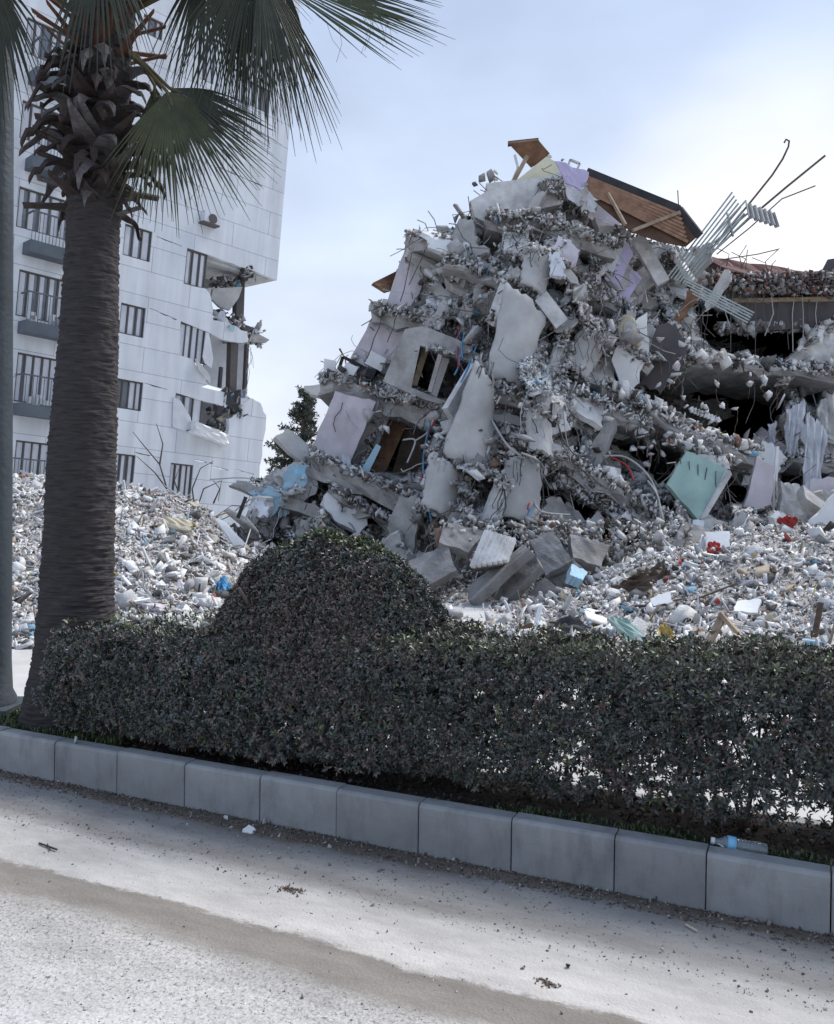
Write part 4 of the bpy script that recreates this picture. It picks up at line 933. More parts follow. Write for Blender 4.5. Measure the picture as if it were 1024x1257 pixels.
# junk standing on the balcony floor
quad('balcony_frame', [(398, 440), (413, 443), (409, 464), (397, 462)], 'white_sheet', -.5, .03, nx=3, ny=3)
def ring_frame(name, c4, m, off, w_=.05):
    D0 = fd(c4[0][0], c4[0][1]) + off; P = [pt(x, y, D0) for x, y in c4]; b_ = MB()
    for a_, c_ in zip(P, P[1:] + P[:1]): b_.bar(a_, c_, w_)
    return b_.build(name, MAT[m], ruin)
ring_frame('black_cabinet', [(421, 438), (445, 450), (436, 464), (414, 460)], 'dark', -.75, .07)
quad('cabinet_panel', [(425, 444), (440, 451), (434, 461), (420, 457)], 'white_sheet', -.7, .04)
quad('black_box', [(444, 448), (462, 455), (456, 468), (437, 462)], 'dark', -.6, .3, nx=2, ny=2)
quad('white_board', [(455, 430), (474, 440), (468, 456), (448, 446)], 'white_sheet', -.8, .04)

# --- top
frame_panel('parapet_beam', [(578, 246), (599, 234), (597, 225), (640, 220), (678, 216), (690, 208), (696, 240), (690, 250), (660, 257), (630, 266), (603, 276), (583, 266)], None, 'concrete_light', -.85, .6)
for k, (x, y, s) in enumerate([(583, 226, .13), (592, 219, .16), (603, 216, .16), (609, 211, .12), (609, 219, .13), (672, 222, .15), (690, 196, .1), (675, 192, .1), (566, 262, .2), (560, 268, .18)]):
    p = pt(x, y, fd(600, 250) - .3)
    o_ = fragments('broken_lump', np.array([tuple(p)]), np.array([s]), palette(1, PAL2), MAT['rubble'], ruin)
quad('eave', [(624, 176), (661, 172), (677, 191), (652, 206)], 'timber', -.3, .05, dd=(0, .2, .9, .9), nx=6, ny=2)
quad('eave_edge', [(624, 173), (661, 169), (662, 173), (624, 178)], 'dark', -.4, .1)
quad('gable_wall', [(628, 226), (671, 192), (690, 203), (680, 222)], 'cream', -.05, .12)
b = MB(); b.bar(pt(647, 192, 20), pt(630, 224, 20), .09); b.build('roof_post', MAT['timber_pale'], ruin)
b = MB(); b.bar(pt(632, 190, 20), pt(636, 206, 20), .05); b.bar(pt(636, 206, 20), pt(629, 222, 20), .05); b.build('roof_brace', MAT['concrete_light'], ruin)
quad('torn_panel', [(680, 196), (725, 211), (715, 235), (694, 224)], 'lilac', -.35, .05, nx=6, ny=4, rag=.06, rough=.02, seed=5)
quad('torn_panel', [(690, 225), (738, 240), (730, 262), (700, 245)], 'cloth', -.3, .04, nx=6, ny=4, rag=.1, rough=.03, seed=6)
ring_frame('air_conditioner_frame', [(700, 196), (712, 201), (706, 213), (696, 208)], 'concrete_light', -.1, .05)
# --- brown roof underside with ribs
RF = [(722, 213), (776, 233), (833, 259), (857, 290), (842, 303), (811, 297), (776, 285), (718, 236)]
D0 = fd(780, 300) + .2
def roofp(x, y, d): return pt(x, y, D0 - .9 + (y - 212) * -.012) + Vector((0, d, d * .3))
b = MB(); b.prism(RF, [], .09, roofp); b.build('roof_soffit', MAT['timber_dark'], ruin)
for k in range(7):
    f = .06 + k / 7; a_ = (722 - 4 * f, 217 + 19 * f); c_ = (834 + 10 * f, 262 + 38 * f); b = MB()
    b.bar(roofp(*a_, -.07), roofp(*c_, -.07), .045, .06); b.build('roof_rib', MAT['timber_rib'], ruin)
b = MB(); b.bar(roofp(720, 211, -.05), roofp(833, 257, -.05), .1, .16); b.bar(roofp(833, 257, -.05), roofp(858, 289, -.05), .1, .16); b.build('roof_fascia', MAT['dark'], ruin)
b = MB(); b.bar(roofp(775, 283, -.14), roofp(832, 261, -.14), .07); b.bar(roofp(766, 276, -.14), roofp(745, 238, -.14), .06); b.build('roof_batten', MAT['timber_pale'], ruin)
# --- centre: draped smooth walls and columns
for k, (c4, m_, of, bl) in enumerate([
    ([(620, 348), (670, 392), (642, 476), (598, 462)], 'plaster_grey', -.5, .3), ([(584, 444), (608, 488), (602, 582), (545, 556)], 'plaster_grey', -.5, .3),
    ([(530, 553), (574, 592), (556, 640), (518, 620)], 'plaster_grey', -.45, .25), ([(620, 560), (668, 570), (660, 642), (614, 636)], 'plaster_grey', -.5, .25),
    ([(648, 500), (676, 508), (680, 562), (650, 550)], 'plaster_grey', -.45, .15), ([(645, 302), (682, 310), (668, 368), (640, 346)], 'plaster_grey', -.5, .2),
    ([(622, 286), (650, 284), (642, 316), (618, 306)], 'concrete_light', -.45, .1), ([(716, 396), (746, 422), (720, 468), (692, 448)], 'plaster_grey', -.5, .25),
    ([(612, 590), (625, 596), (612, 650), (592, 640)], 'concrete_light', -.5, .08), ([(684, 420), (700, 424), (688, 460), (674, 452)], 'concrete_light', -.5, .06),
    ([(690, 556), (716, 566), (706, 600), (684, 590)], 'concrete_light', -.4, .06)]):
    cx = sum(c[0] for c in c4) / 4; cy = sum(c[1] for c in c4) / 4; r = random.Random(k + 77)
    for q in range(7):
        b = MB(); x = c4[0][0] + (c4[1][0] - c4[0][0]) * r.uniform(.05, .95); y = c4[0][1] + r.uniform(0, 15); D_ = fd(cx, cy) - 1.1; p_ = [(x, y)]
        for z in range(5): p_.append((p_[-1][0] + r.uniform(-7, 5), p_[-1][1] + (c4[3][1] - c4[0][1]) * r.uniform(.1, .25)))
        b.tube([pt(x, y, D_ + .12 * z * r.uniform(.5, 1)) for z, (x, y) in enumerate(p_)], r.choice([.008, .012]), 3); b.build('hanging_wire', MAT[r.choice(['wire', 'wire', 'wire_pale'])], ruin)
    quad('draped_wall', c4, m_, of - .05, .1, nx=12, ny=12, bulge=bl * .6, rag=.032, rough=.006, seed=20 + k, dd=(.1, .25, -.15, -.2))
    for (a_, c_) in ((c4[0], c4[1]), (c4[3], c4[2])):
        P = []
        for q in range(110):
            f = r.uniform(-.15, 1.15); P.append(tuple(pt(a_[0] + (c_[0] - a_[0]) * f + r.gauss(0, 3), a_[1] + (c_[1] - a_[1]) * f + r.gauss(0, 5), fd(cx, cy) - r.uniform(.4, 1.0))))
        fragments('edge_rubble', np.array(P), rng.uniform(.02, .09, len(P)), palette(len(P), PAL2), MAT['rubble'], ruin)['kind'] = 'stuff'
for k, (a_, c_) in enumerate([((588, 444), (550, 508)), ((622, 350), (604, 398)), ((542, 556), (524, 600)), ((664, 364), (690, 398))]):
    b = MB(); b.bar(pt(*a_, fd(*a_) - .75), pt(*c_, fd(*c_) - .75), .14, .3); b.build('column_edge', MAT['concrete_light'], ruin)
quad('white_block', [(676, 500), (694, 503), (700, 528), (676, 534)], 'white_sheet', -.7, .3, nx=4, ny=4, rag=.08, rough=.02, seed=3)
quad('lower_wall', [(556, 628), (606, 640), (590, 672), (545, 656)], 'concrete', -.55, .2, nx=5, ny=4, rag=.05, rough=.02, seed=41)
# --- upper right of the ruin
quad('torn_panel', [(770, 296), (778, 312), (760, 352), (742, 340)], 'lilac', -.5, .05, nx=4, ny=6, rag=.06, seed=8)
quad('torn_panel', [(776, 330), (788, 342), (770, 370), (758, 362)], 'lilac', -.5, .05, nx=4, ny=6, rag=.06, seed=9)
quad('torn_panel', [(758, 300), (768, 298), (752, 335), (738, 330)], 'cloth', -.45, .05, nx=4, ny=6, rag=.1, seed=10)
b = MB(); b.bar(pt(782, 292, fd(790, 320) - .7), pt(814, 348, fd(790, 320) - .8), .24, .3); b.build('broken_beam', MAT['concrete_light'], ruin)
quad('door_leaf', [(731, 244), (737, 247), (728, 270), (722, 266)], 'white_sheet', -.4, .05)
# long broken floors on the right
for pts_, t_, d_, n_, of in (([(740, 470), (786, 493), (834, 522), (879, 544), (936, 556)], .26, 3, 330, -.7),
                         ([(776, 420), (830, 434), (880, 441), (962, 450), (1040, 462)], .22, 4, 520, -.5),
                         ([(640, 534), (690, 560), (745, 592), (800, 625), (846, 652)], .34, 2.5, 450, -.75),
                         ([(668, 470), (705, 480), (748, 500), (800, 522)], .24, 2.5, 260, -.7),
                         ([(880, 560), (925, 582), (975, 560), (1030, 566)], .3, 2.5, 200, -.3),
                         ([(880, 655), (950, 658), (1040, 662)], .22, 3, 200, -1.2)):
    slab('floor_slab', pts_, 'concrete', t_, d_, of, seed=int(pts_[0][0])); crumbs(pts_, n_, of - .04, pal=PAL)
for q_ in range(4): crumbs([(660 + q_ * 8, 562 + q_ * 9), (745, 604 + q_ * 8), (835, 652 + q_ * 4)], 420, -.55, spread=.3)
for pts_, t_, d_, n_, of in (([(598, 268), (650, 266), (700, 284), (756, 304)], .24, 2.5, 500, -.6), ([(545, 318), (590, 334), (622, 350)], .22, 2, 260, -.6), ([(690, 330), (760, 374), (842, 424)], .24, 2.5, 620, -.55),
                         ([(672, 372), (740, 410), (800, 446)], .22, 2, 520, -.55), ([(600, 476), (650, 492), (700, 520)], .24, 2, 360, -.6), ([(660, 636), (720, 662), (770, 690)], .26, 2, 260, -.7), ([(404, 600), (470, 636), (530, 668)], .26, 2, 320, -.6)):
    slab('floor_slab', pts_, 'concrete_light' if n_ > 500 else 'concrete', t_, d_, of, seed=int(pts_[0][0])); crumbs(pts_, n_, of - .04, pal=PAL2)
quad('turquoise_wall', [(843, 553), (896, 577), (858, 638), (819, 594)], 'turquoise', -1.0, .12, nx=6, ny=6, rag=.01, seed=2, dd=(.3, .3, 0, 0))
quad('turquoise_wall', [(896, 577), (899, 582), (868, 634), (858, 638)], 'concrete_light', -1.02, .3)
quad('torn_panel', [(888, 560), (896, 576), (862, 572), (845, 555)], 'concrete_light', -1.12, .05, nx=4, ny=3, rag=.08, seed=12)
for k_ in range(5):
    r = random.Random(k_ + 500); x = 835 + k_ * 11; D_ = fd(858, 595) - 1.35
    b = MB(); b.tube([pt(x, 562 + k_ * 4, D_), pt(x + r.uniform(-4, 4), 580 + k_ * 3, D_), pt(x + r.uniform(-8, 6), 600, D_), pt(x + r.uniform(-9, 3), 615 + r.uniform(-5, 10), D_)], .012, 4); b.build('hanging_wire', MAT['wire'], ruin)
crumbs([(820, 540), (850, 552), (905, 572)], 150, -1.15, s=(.05, .16), pal=PAL)
crumbs([(760, 482), (820, 512), (879, 540), (925, 552)], 90, -.85, s=(.1, .24), pal=PAL, name='slab_lump')
crumbs([(800, 428), (860, 438), (950, 448)], 70, -.7, s=(.1, .2), pal=PAL, name='slab_lump')
crumbs([(660, 545), (720, 575), (800, 620)], 60, -.85, s=(.1, .22), pal=PAL, name='slab_lump')
quad('purple_wall', [(930, 560), (952, 572), (946, 620), (912, 632)], 'plaster_lilac', -.6, .1, nx=5, ny=6, rag=.05, seed=3)
quad('green_wall_strip', [(760, 480), (800, 500), (812, 520), (780, 505)], 'turquoise', -.2, .1, nx=4, ny=3, rag=.08, seed=13)
quad('dark_upper_wall', [(900, 368), (1060, 364), (1060, 396), (912, 408)], 'dark_facade', -.9, .3, nx=24, ny=3, rag=.03, rough=.03, seed=3)
quad('ring_beam', [(896, 366), (1060, 364), (1060, 369), (898, 371)], 'timber_pale', -1.15, .2, nx=16, ny=1, rough=.05)
b = MB(); b.ribbon([pt(868, 312, 21.5), pt(921, 326, 21.5), pt(980, 333, 21.5), pt(1060, 342, 21.5)], .1, 3.5, rag=.06, seed=4); b.build('red_roof', MAT['roof_red'], ruin)
b = MB(); b.sheet([pt(866, 314, 21.2), pt(1060, 344, 21.2), pt(1060, 354, 20.9), pt(900, 334, 20.8)], .08, nx=14, ny=2, rag=.02, rough=.03, seed=4); b.build('red_roof', MAT['roof_red'], ruin)
P_ = np.array([tuple(pt(random.uniform(870, 1050), 330 + random.uniform(4, 30) + 0, 20.9 + random.uniform(-.3, .2))) for _ in range(1300)])
for q in P_: pass
o = fragments('eave_rubble', P_, rng.uniform(.03, .12, len(P_)), palette(len(P_), [(3, (.3, .29, .29)), (3, (.15, .12, .11)), (1, (.55, .56, .58)), (1, (.25, .12, .09))]), MAT['rubble'], ruin); o['kind'] = 'stuff'
for k_ in range(14):
    r = random.Random(k_ + 800); x = 890 + k_ * 9.5; D_ = fd(x, 400) - 1.2; b = MB(); b.tube([pt(x, 362, D_), pt(x + r.uniform(-3, 3), 385, D_), pt(x + r.uniform(-8, 8), 400 + r.uniform(0, 40), D_)], r.choice([.01, .014]), 4); b.build('hanging_wire', MAT[r.choice(['wire', 'wire_pale'])], ruin)
crumbs([(868, 345), (930, 352), (1050, 362)], 500, -1.0, s=(.02, .1), pal=[(3, (.3, .29, .29)), (3, (.12, .1, .1)), (1, (.5, .5, .52))]); crumbs([(880, 405), (960, 402), (1040, 398)], 160, -.95, s=(.05, .2)); crumbs([(985, 428), (1010, 405), (1040, 395)], 200, -1.2, s=(.05, .22), pal=PAL); crumbs([(960, 470), (990, 450), (1030, 455)], 240, -1.2, s=(.05, .2), pal=PAL)
for k_ in range(10):
    r = random.Random(k_ + 900); b = MB(); x = r.uniform(845, 1030); plate(b, pt(x, r.uniform(345, 372), fd(x, 380) - 1.1), r.uniform(.5, 1.3), r.uniform(.2, .5), .08, r, True); b.build('roof_scrap', MAT[r.choice(['roof_red', 'dark_facade', 'concrete_light', 'timber', 'steel'])], ruin)
# right hand stack: hanging cloth and wall lumps
quad('hanging_cloth', [(966, 504), (992, 492), (980, 556), (964, 556)], 'cloth', -.9, .03, nx=10, ny=8, fold=.06, rag=.08, rough=.02, seed=1)
quad('hanging_cloth', [(988, 510), (1014, 520), (1008, 600), (984, 604)], 'cloth', -1.0, .03, nx=12, ny=10, fold=.08, rag=.07, rough=.02, seed=2)
quad('hanging_cloth', [(944, 520), (954, 516), (950, 548), (942, 552)], 'cloth', -.8, .03, nx=6, ny=6, fold=.05, rag=.1, seed=3)
quad('hanging_cloth', [(1004, 500), (1030, 470), (1034, 560), (1010, 560)], 'concrete_light', -.8, .08, nx=8, ny=8, fold=.08, rag=.06, rough=.03, seed=4)
quad('wall_lump', [(960, 592), (982, 594), (984, 640), (958, 634)], 'concrete_light', -.5, .2, nx=5, ny=6, rag=.08, rough=.04, seed=14)
quad('wall_lump', [(988, 604), (1030, 600), (1030, 650), (992, 644)], 'plaster_grey', -.5, .2, nx=7, ny=6, rag=.05, rough=.05, seed=15)
quad('wall_lump', [(985, 425), (1030, 395), (1034, 450), (962, 446)], 'concrete_light', -.8, .3, nx=8, ny=6, rag=.06, rough=.06, seed=16)
quad('tile_slab', [(957, 452), (992, 454), (990, 463), (956, 462)], 'timber_pale', -.9, .2, nx=3, ny=1)
b = MB()
for dx in (0, 3): b.tube([pt(954 + dx * .4, 548, 18.6), pt(950 + dx, 590, 18.6), pt(950 + dx * 2.5, 628, 18.6)], .03, 5)
b.build('hanging_pipe', MAT['white_sheet'], ruin)
# lumps of concrete dangling on bent reinforcement
def dangle(x, y0, y1, D, n, k):
    r = random.Random(k); pts_ = [pt(x + r.uniform(-4, 4) * s / 4, y0 + (y1 - y0) * s / 5, D + r.uniform(-.1, .1)) for s in range(6)]
    b_ = MB(); b_.tube(pts_, .009, 4); o_ = b_.build('bent_rebar', MAT['rust'], ruin)
    P = np.array([tuple(pts_[r.randrange(1, 6)] + Vector((r.uniform(-.1, .1), 0, r.uniform(-.08, .08)))) for _ in range(n)])
    for i in range(n): fragments('dangling_lump', P[i:i + 1], rng.uniform(.09, .17, 1), palette(1, [(1, (.62, .63, .65))]), MAT['rubble'], o_, only=np.arange(8))
for k, (x, y0, y1, D, n) in enumerate([(812, 450, 480, 18.2, 1), (828, 440, 480, 18.3, 3), (836, 452, 500, 18.6, 2), (882, 446, 500, 18.8, 2), (918, 455, 490, 19, 2), (937, 455, 492, 19, 3), (955, 470, 500, 19, 1), (786, 520, 560, 17.6, 4), (796, 530, 575, 17.6, 3), (808, 520, 566, 17.7, 2), (792, 510, 548, 17.6, 3), (865, 500, 520, 18.6, 2), (858, 486, 512, 18.6, 2), (880, 505, 522, 18.7, 1), (812, 412, 450, 18, 2), (838, 405, 430, 18, 2), (746, 470, 510, 17.3, 3), (758, 478, 505, 17.3, 3), (700, 470, 520, 17, 3), (560, 500, 560, 17.5, 1), (470, 500, 522, 18.6, 2), (480, 502, 524, 18.6, 1), (740, 430, 470, 17.4, 2), (905, 500, 530, 19, 1)]): dangle(x, y0, y1, D, n, k)
b = MB()
for k in range(9): b.bar(pt(848 + k * 4, 500 + k * 1.6, 18.8), pt(851 + k * 4, 506 + k * 1.5, 18.8), .09)
b.build('balusters', MAT['white_sheet'], ruin)

# --- steel: bundle of channels, corrugated scrap and sprung bars
b = MB(); TD = 19.2
for k in range(7): b.bar(pt(820 + k * 3.6, 340 + k * 1.6, TD + .05 * k), pt(899 + k * 2.6, 236 + k * 4.5, TD - .3 + .04 * k), .03, .035)
b.build('channel_bundle', MAT['steel'], ruin)
for k, (a_, c_) in enumerate([((866, 300), (916, 246)), ((869, 304), (918, 262)), ((872, 312), (925, 262)), ((880, 300), (896, 274)), ((893, 262), (900, 290)), ((868, 312), (914, 262))]):
    b = MB(); b.bar(pt(*a_, TD), pt(*c_, TD - .2), .035); b.build('channel', MAT['steel'], ruin)
for k in range(5):
    b = MB(); b.bar(pt(838 + k * 3, 340 + k * 5, TD - .3), pt(926 - k * 2, 390 + k * 3 - 6, TD - .5), .025, .03); b.build('channel', MAT['steel'], ruin)
b = MB(); c0, c1_, c2__, c3_ = pt(914, 248, TD - .3), pt(950, 261, TD - .3), pt(956, 279, TD - .5), pt(918, 266, TD - .5); nn_ = 24; V = []
for k in range(nn_ + 1):
    f = k / nn_; o_ = Vector((0, .06 * (1 if (k // 2) % 2 else -1), 0)); V += [c0.lerp(c1_, f) + o_, c3_.lerp(c2__, f) + o_]
V2 = [v + Vector((0, .02, 0)) for v in V]; n = len(V)
b.add(V + V2, [(2 * k, 2 * k + 2, 2 * k + 3, 2 * k + 1) for k in range(nn_)] + [(2 * k + n, 2 * k + 1 + n, 2 * k + 3 + n, 2 * k + 2 + n) for k in range(nn_)]); b.build('corrugated_sheet', MAT['plaster_grey'], ruin)
for pts_, r_ in (([(868, 312), (905, 268), (928, 240), (948, 215), (961, 195), (968, 180), (969, 173), (965, 171), (963, 175)], .022), ([(872, 312), (920, 268), (965, 230), (1013, 191)], .024), ([(880, 312), (920, 280), (960, 244), (1001, 228)], .014), ([(890, 318), (930, 312), (955, 306)], .012)):
    b = MB(); b.tube([pt(x, y, TD) for x, y in pts_], r_, 6); b.build('rebar', MAT['rust'], ruin)
for k in range(26):
    r = random.Random(k + 300); x = r.choice([r.uniform(500, 570), r.uniform(560, 640), r.uniform(395, 470), r.uniform(860, 1020)]); y = np.interp(x, [395, 440, 500, 560, 640, 860, 1020], [470, 438, 292, 272, 232, 312, 345])
    D = 19.6; b = MB(); b.tube([pt(x, y + 8, D), pt(x + r.uniform(-8, 8), y - r.uniform(4, 10), D), pt(x + r.uniform(-22, 16), y - r.uniform(8, 26), D)], .011, 4); b.build('rebar', MAT['rust'], ruin)
# --- coloured cables
def cable(pts_, m, r_=.016, D=None, off=-.9):
    P = [pt(x, y, (D or fd(x, y) + off)) for x, y in pts_]; Q_ = []
    for i in range(len(P) - 1):
        p0, p1, p2, p3 = P[max(i - 1, 0)], P[i], P[i + 1], P[min(i + 2, len(P) - 1)]
        for s in range(5):
            t = s / 5; Q_.append(.5 * ((2 * p1) + (p2 - p0) * t + (2 * p0 - 5 * p1 + 4 * p2 - p3) * t * t + (-p0 + 3 * p1 - 3 * p2 + p3) * t ** 3))
    Q_.append(P[-1]); b_ = MB(); b_.tube(Q_, r_, 5); return b_.build('cable', MAT[m], ruin, True)
for c in ([(570, 400), (560, 420), (564, 445), (558, 460)], [(572, 402), (567, 425), (568, 440)], [(528, 520), (520, 560), (522, 600), (530, 640)], [(660, 575), (656, 610), (646, 640)], [(585, 425), (575, 450), (566, 470)]): cable(c, 'blue', .02)
for c in ([(565, 398), (562, 418), (563, 452)], [(534, 516), (524, 540), (520, 570), (518, 590)], [(657, 572), (654, 600), (648, 625)], [(748, 560), (770, 572), (778, 590)]): cable(c, 'red', .018)
for c in ([(580, 485), (600, 510), (622, 545), (640, 560)], [(640, 556), (660, 565), (672, 580)], [(740, 560), (770, 562), (800, 590), (815, 640)], [(495, 540), (510, 541), (500, 568)], [(510, 541), (526, 530), (532, 516)], [(795, 590), (808, 610), (812, 645)], [(655, 610), (664, 628), (700, 632)]): cable(c, 'wire_pale', .022)
quad('beige_bundle', [(768, 386), (782, 398), (787, 428), (758, 412)], 'beige', -.8, .2, nx=6, ny=6, bulge=.15, rag=.08, rough=.03, seed=4)

# --- tilted slabs at the foot
def foot(name, c4, m, D, t=.16, dd=(.5, .5, 0, 0), **kw):
    b_ = MB(); b_.sheet([pt(x, y, D + dd[i]) for i, (x, y) in enumerate(c4)], t, nx=kw.pop('nx', 6), ny=kw.pop('ny', 5), rag=.03, rough=.012, **kw); return b_.build(name, MAT[m], ruin)
mat('slab_grey', (.24, .24, .245), .9, .4, 3, .6, 16, c2=(.13, .125, .12), dist=.03)
foot('fallen_slab', [(650, 664), (680, 652), (702, 688), (670, 706)], 'slab_grey', 13.9, seed=1)
foot('fallen_slab', [(592, 722), (648, 674), (664, 694), (612, 746)], 'slab_grey', 13.6, seed=2)
foot('fallen_slab', [(630, 748), (668, 708), (706, 736), (684, 758)], 'slab_grey', 13.3, seed=3)
foot('fallen_slab', [(668, 704), (704, 684), (730, 718), (708, 742)], 'slab_grey', 13.7, seed=4)
foot('fallen_slab', [(545, 640), (596, 652), (576, 678), (538, 666)], 'slab_grey', 14.4, seed=5)
foot('fallen_slab', [(572, 722), (642, 668), (648, 674), (578, 738)], 'slab_grey', 13.4, seed=6)
foot('fallen_slab', [(556, 744), (604, 738), (600, 764), (552, 764)], 'concrete', 13.0, seed=7)
foot('fallen_slab', [(838, 640), (874, 650), (856, 676), (826, 670)], 'slab_grey', 14.6, seed=8)
foot('fallen_slab', [(700, 655), (748, 668), (738, 696), (704, 684)], 'slab_grey', 14.2, seed=18)
foot('fallen_slab', [(735, 700), (776, 690), (790, 712), (745, 728)], 'concrete', 13.6, seed=19)
foot('fallen_slab', [(500, 690), (548, 668), (560, 700), (520, 722)], 'slab_grey', 14.0, seed=20)
foot('blue_panel', [(702, 692), (722, 702), (716, 712), (700, 706)], 'insulation_blue', 13.3, seed=9)
b = MB()
for k in range(7): b.bar(pt(598 + k * 5.5, 652 + k * 1.6, 13.5), pt(580 + k * 6.8, 696 - k * 1.2, 13.2), .07, .07)
b.build('ribbed_slab', MAT['concrete_light'], ruin)
foot('ribbed_slab_back', [(597, 655), (632, 662), (622, 692), (580, 700)], 'dark_facade', 13.6, .1, seed=11)
P_ = np.array([tuple(pt(random.uniform(540, 850), random.uniform(640, 760), random.uniform(14.6, 15.9))) for _ in range(3000)])
o = fragments('foot_rubble', P_, np.clip(rng.lognormal(-3.0, .5, len(P_)), .02, .2), palette(len(P_), PAL2), MAT['rubble'], ruin); o['kind'] = 'stuff'

# ================================================================== LOOSE THINGS ON THE MOUNDS
def hit(px, py):
    d = ray(px, py)
    Ds = np.arange(7.6, 19.6, .03); X_ = d.x / d.y * Ds; Z_ = CH + d.z / d.y * Ds; w_h = np.where(Z_ < heap_height(X_, Ds) + .05)[0]
    return float(Ds[w_h[0]]) if len(w_h) else None
def loose(name, c4, D, m, t, label, cat, dd=(.3, .3, 0, 0), **kw):
    hd = hit(sum(c[0] for c in c4) / 4, max(c[1] for c in c4)); D = hd - .05 if hd is not None else D
    b_ = MB(); c_ = [pt(x, y, D + dd[i] * .6) for i, (x, y) in enumerate(c4)]; base = sum(c_, Vector()) / 4
    b_.sheet(c_, t, nx=kw.pop('nx', 6), ny=kw.pop('ny', 5), **kw); o_ = b_.build(name, MAT[m]); return tag(o_, label, cat)
loose('white_board', [(866, 653), (897, 652), (895, 671), (868, 673)], 13.2, 'white_sheet', .05, 'square white panel standing on the rubble above a red rag', 'panel', rag=.04, seed=1)
loose('red_cloth', [(867, 668), (880, 664), (885, 672), (872, 680)], 12.9, 'red', .06, 'small red rag below the square white panel', 'cloth', rag=.12, rough=.03, seed=2)
loose('red_cloth', [(955, 636), (968, 632), (980, 638), (972, 648)], 15.2, 'red', .08, 'bright red cloth lying on the broken slab below the hanging sheets', 'cloth', rag=.1, rough=.05, seed=3)
loose('yellow_bag', [(808, 770), (818, 764), (832, 788), (812, 792)], 10.2, 'yellow', .12, 'crumpled mustard yellow bag at the hedge top', 'bag', rag=.1, rough=.03, seed=4)
loose('green_board', [(746, 758), (768, 758), (804, 790), (772, 788)], 10.4, 'turquoise', .04, 'grey green board lying on rubble just above the hedge', 'board', rag=.05, rough=.015, seed=5)
loose('brown_sheet', [(756, 722), (775, 705), (812, 700), (790, 728)], 12.0, 'brown_sheet', .03, 'bent dark brown metal sheet on the rubble slope', 'metal sheet', rag=.12, rough=.06, seed=6)
loose('brown_sheet', [(790, 700), (815, 688), (822, 705), (800, 716)], 12.4, 'brown_sheet', .03, 'small folded brown sheet next to the larger bent sheet', 'metal sheet', rag=.12, rough=.06, seed=7)
loose('grey_sheet', [(676, 762), (712, 756), (726, 772), (690, 778)], 11, 'dark_facade', .03, 'curled dark grey sheet lying beside the hedge top', 'sheet', rag=.1, rough=.05, seed=8)
loose('white_board', [(798, 735), (822, 726), (826, 738), (804, 748)], 11.6, 'white_sheet', .04, 'tilted white board in the middle of the right mound', 'board', rag=.05, seed=9)
loose('white_board', [(905, 738), (935, 734), (930, 752), (900, 750)], 11.2, 'white_sheet', .04, 'wide white board between the planks and the right edge', 'board', rag=.05, seed=10)
def plank(a, c, Da, Dc, w_, m, label): 
    lo = max((a, c), key=lambda q: q[1]); hd = hit(*lo); Da, Dc = (hd + .1, hd - .05) if hd is not None else (Da, Dc)
    b_ = MB(); b_.bar(pt(*a, Da), pt(*c, Dc), w_, w_ * .35); tag(b_.build('wooden_plank', MAT[m]), label, 'plank', 'planks sticking out of the rubble')
plank((889, 754), (865, 798), 10.4, 10.2, .09, 'timber_pale', 'pale plank leaning left just above the hedge')
plank((884, 752), (924, 798), 10.6, 10.2, .11, 'timber_pale', 'grey plank crossing behind the pale leaning plank')
plank((664, 744), (655, 776), 11, 10.8, .05, 'white_sheet', 'thin white stick standing in rubble near the domed shrub')
plank((1008, 740), (1000, 782), 10.8, 10.5, .06, 'rust', 'thin rusty bar upright at the right edge')
plank((848, 738), (905, 716), 11.6, 12, .05, 'brown_sheet', 'dark thin batten lying across the right mound')
plank((700, 700), (764, 690), 13, 13.4, .07, 'timber_pale', 'brownish plank lying flat at the ruin foot')
for k, (x, y) in enumerate([(868, 742), (880, 738), (1018, 855), (818, 712), (950, 700), (835, 690)]):
    p = pt(x, y, (hit(x, y) or 11.5) - .03)
    if y < 800: tag(chunk_obj('brick', p, .07, MAT['red'] if k % 2 else MAT['rust'], k + 60, '', 'brick'), 'reddish broken brick lying among the white rubble on the right', 'brick', 'broken bricks on the right mound')
blue = loose('blue_bag', [(262, 712), (276, 708), (284, 722), (270, 728)], 13.5, 'blue', .12, 'dark blue bag half buried in the left mound', 'bag', rag=.1, rough=.04, seed=11)
loose('long_board', [(200, 632), (236, 640), (234, 652), (196, 644)], 15, 'beige', .08, 'beige slab lying on the left mound next to the palm', 'slab', rag=.05, rough=.02, seed=12)
loose('grey_pipe_cover', [(286, 640), (300, 652), (322, 662), (296, 670)], 16, 'dark_facade', .05, 'dark folded roof sheet at the ridge of the left mound', 'sheet', rag=.1, rough=.05, seed=13)
loose('white_board', [(262, 634), (276, 640), (302, 668), (288, 670)], 15.8, 'white_sheet', .08, 'long white board on the right slope of the left mound', 'board', rag=.05, seed=14)
b = MB(); b.bar(pt(292, 636, 16), pt(302, 610, 16), .06); tag(b.build('metal_post', MAT['dark']), 'short dark post leaning out of the left mound', 'post')
# bare twigs standing on the left mound
b = MB()
for k, pts_ in enumerate([[(205, 600), (196, 570), (175, 545), (163, 530)], [(205, 600), (190, 580), (168, 560)], [(196, 570), (200, 545), (192, 520)], [(240, 630), (250, 600), (272, 590), (268, 615)], [(240, 630), (236, 600), (246, 575), (262, 566)], [(262, 618), (270, 600), (262, 590)], [(224, 618), (214, 590), (220, 575)]]):
    b.tube([pt(x, y, 17) for x, y in pts_], .018, 5, .006)
tag(b.build('bare_branches', MAT['bark']), 'thin bare branches rising from the left mound against the white building', 'branches')

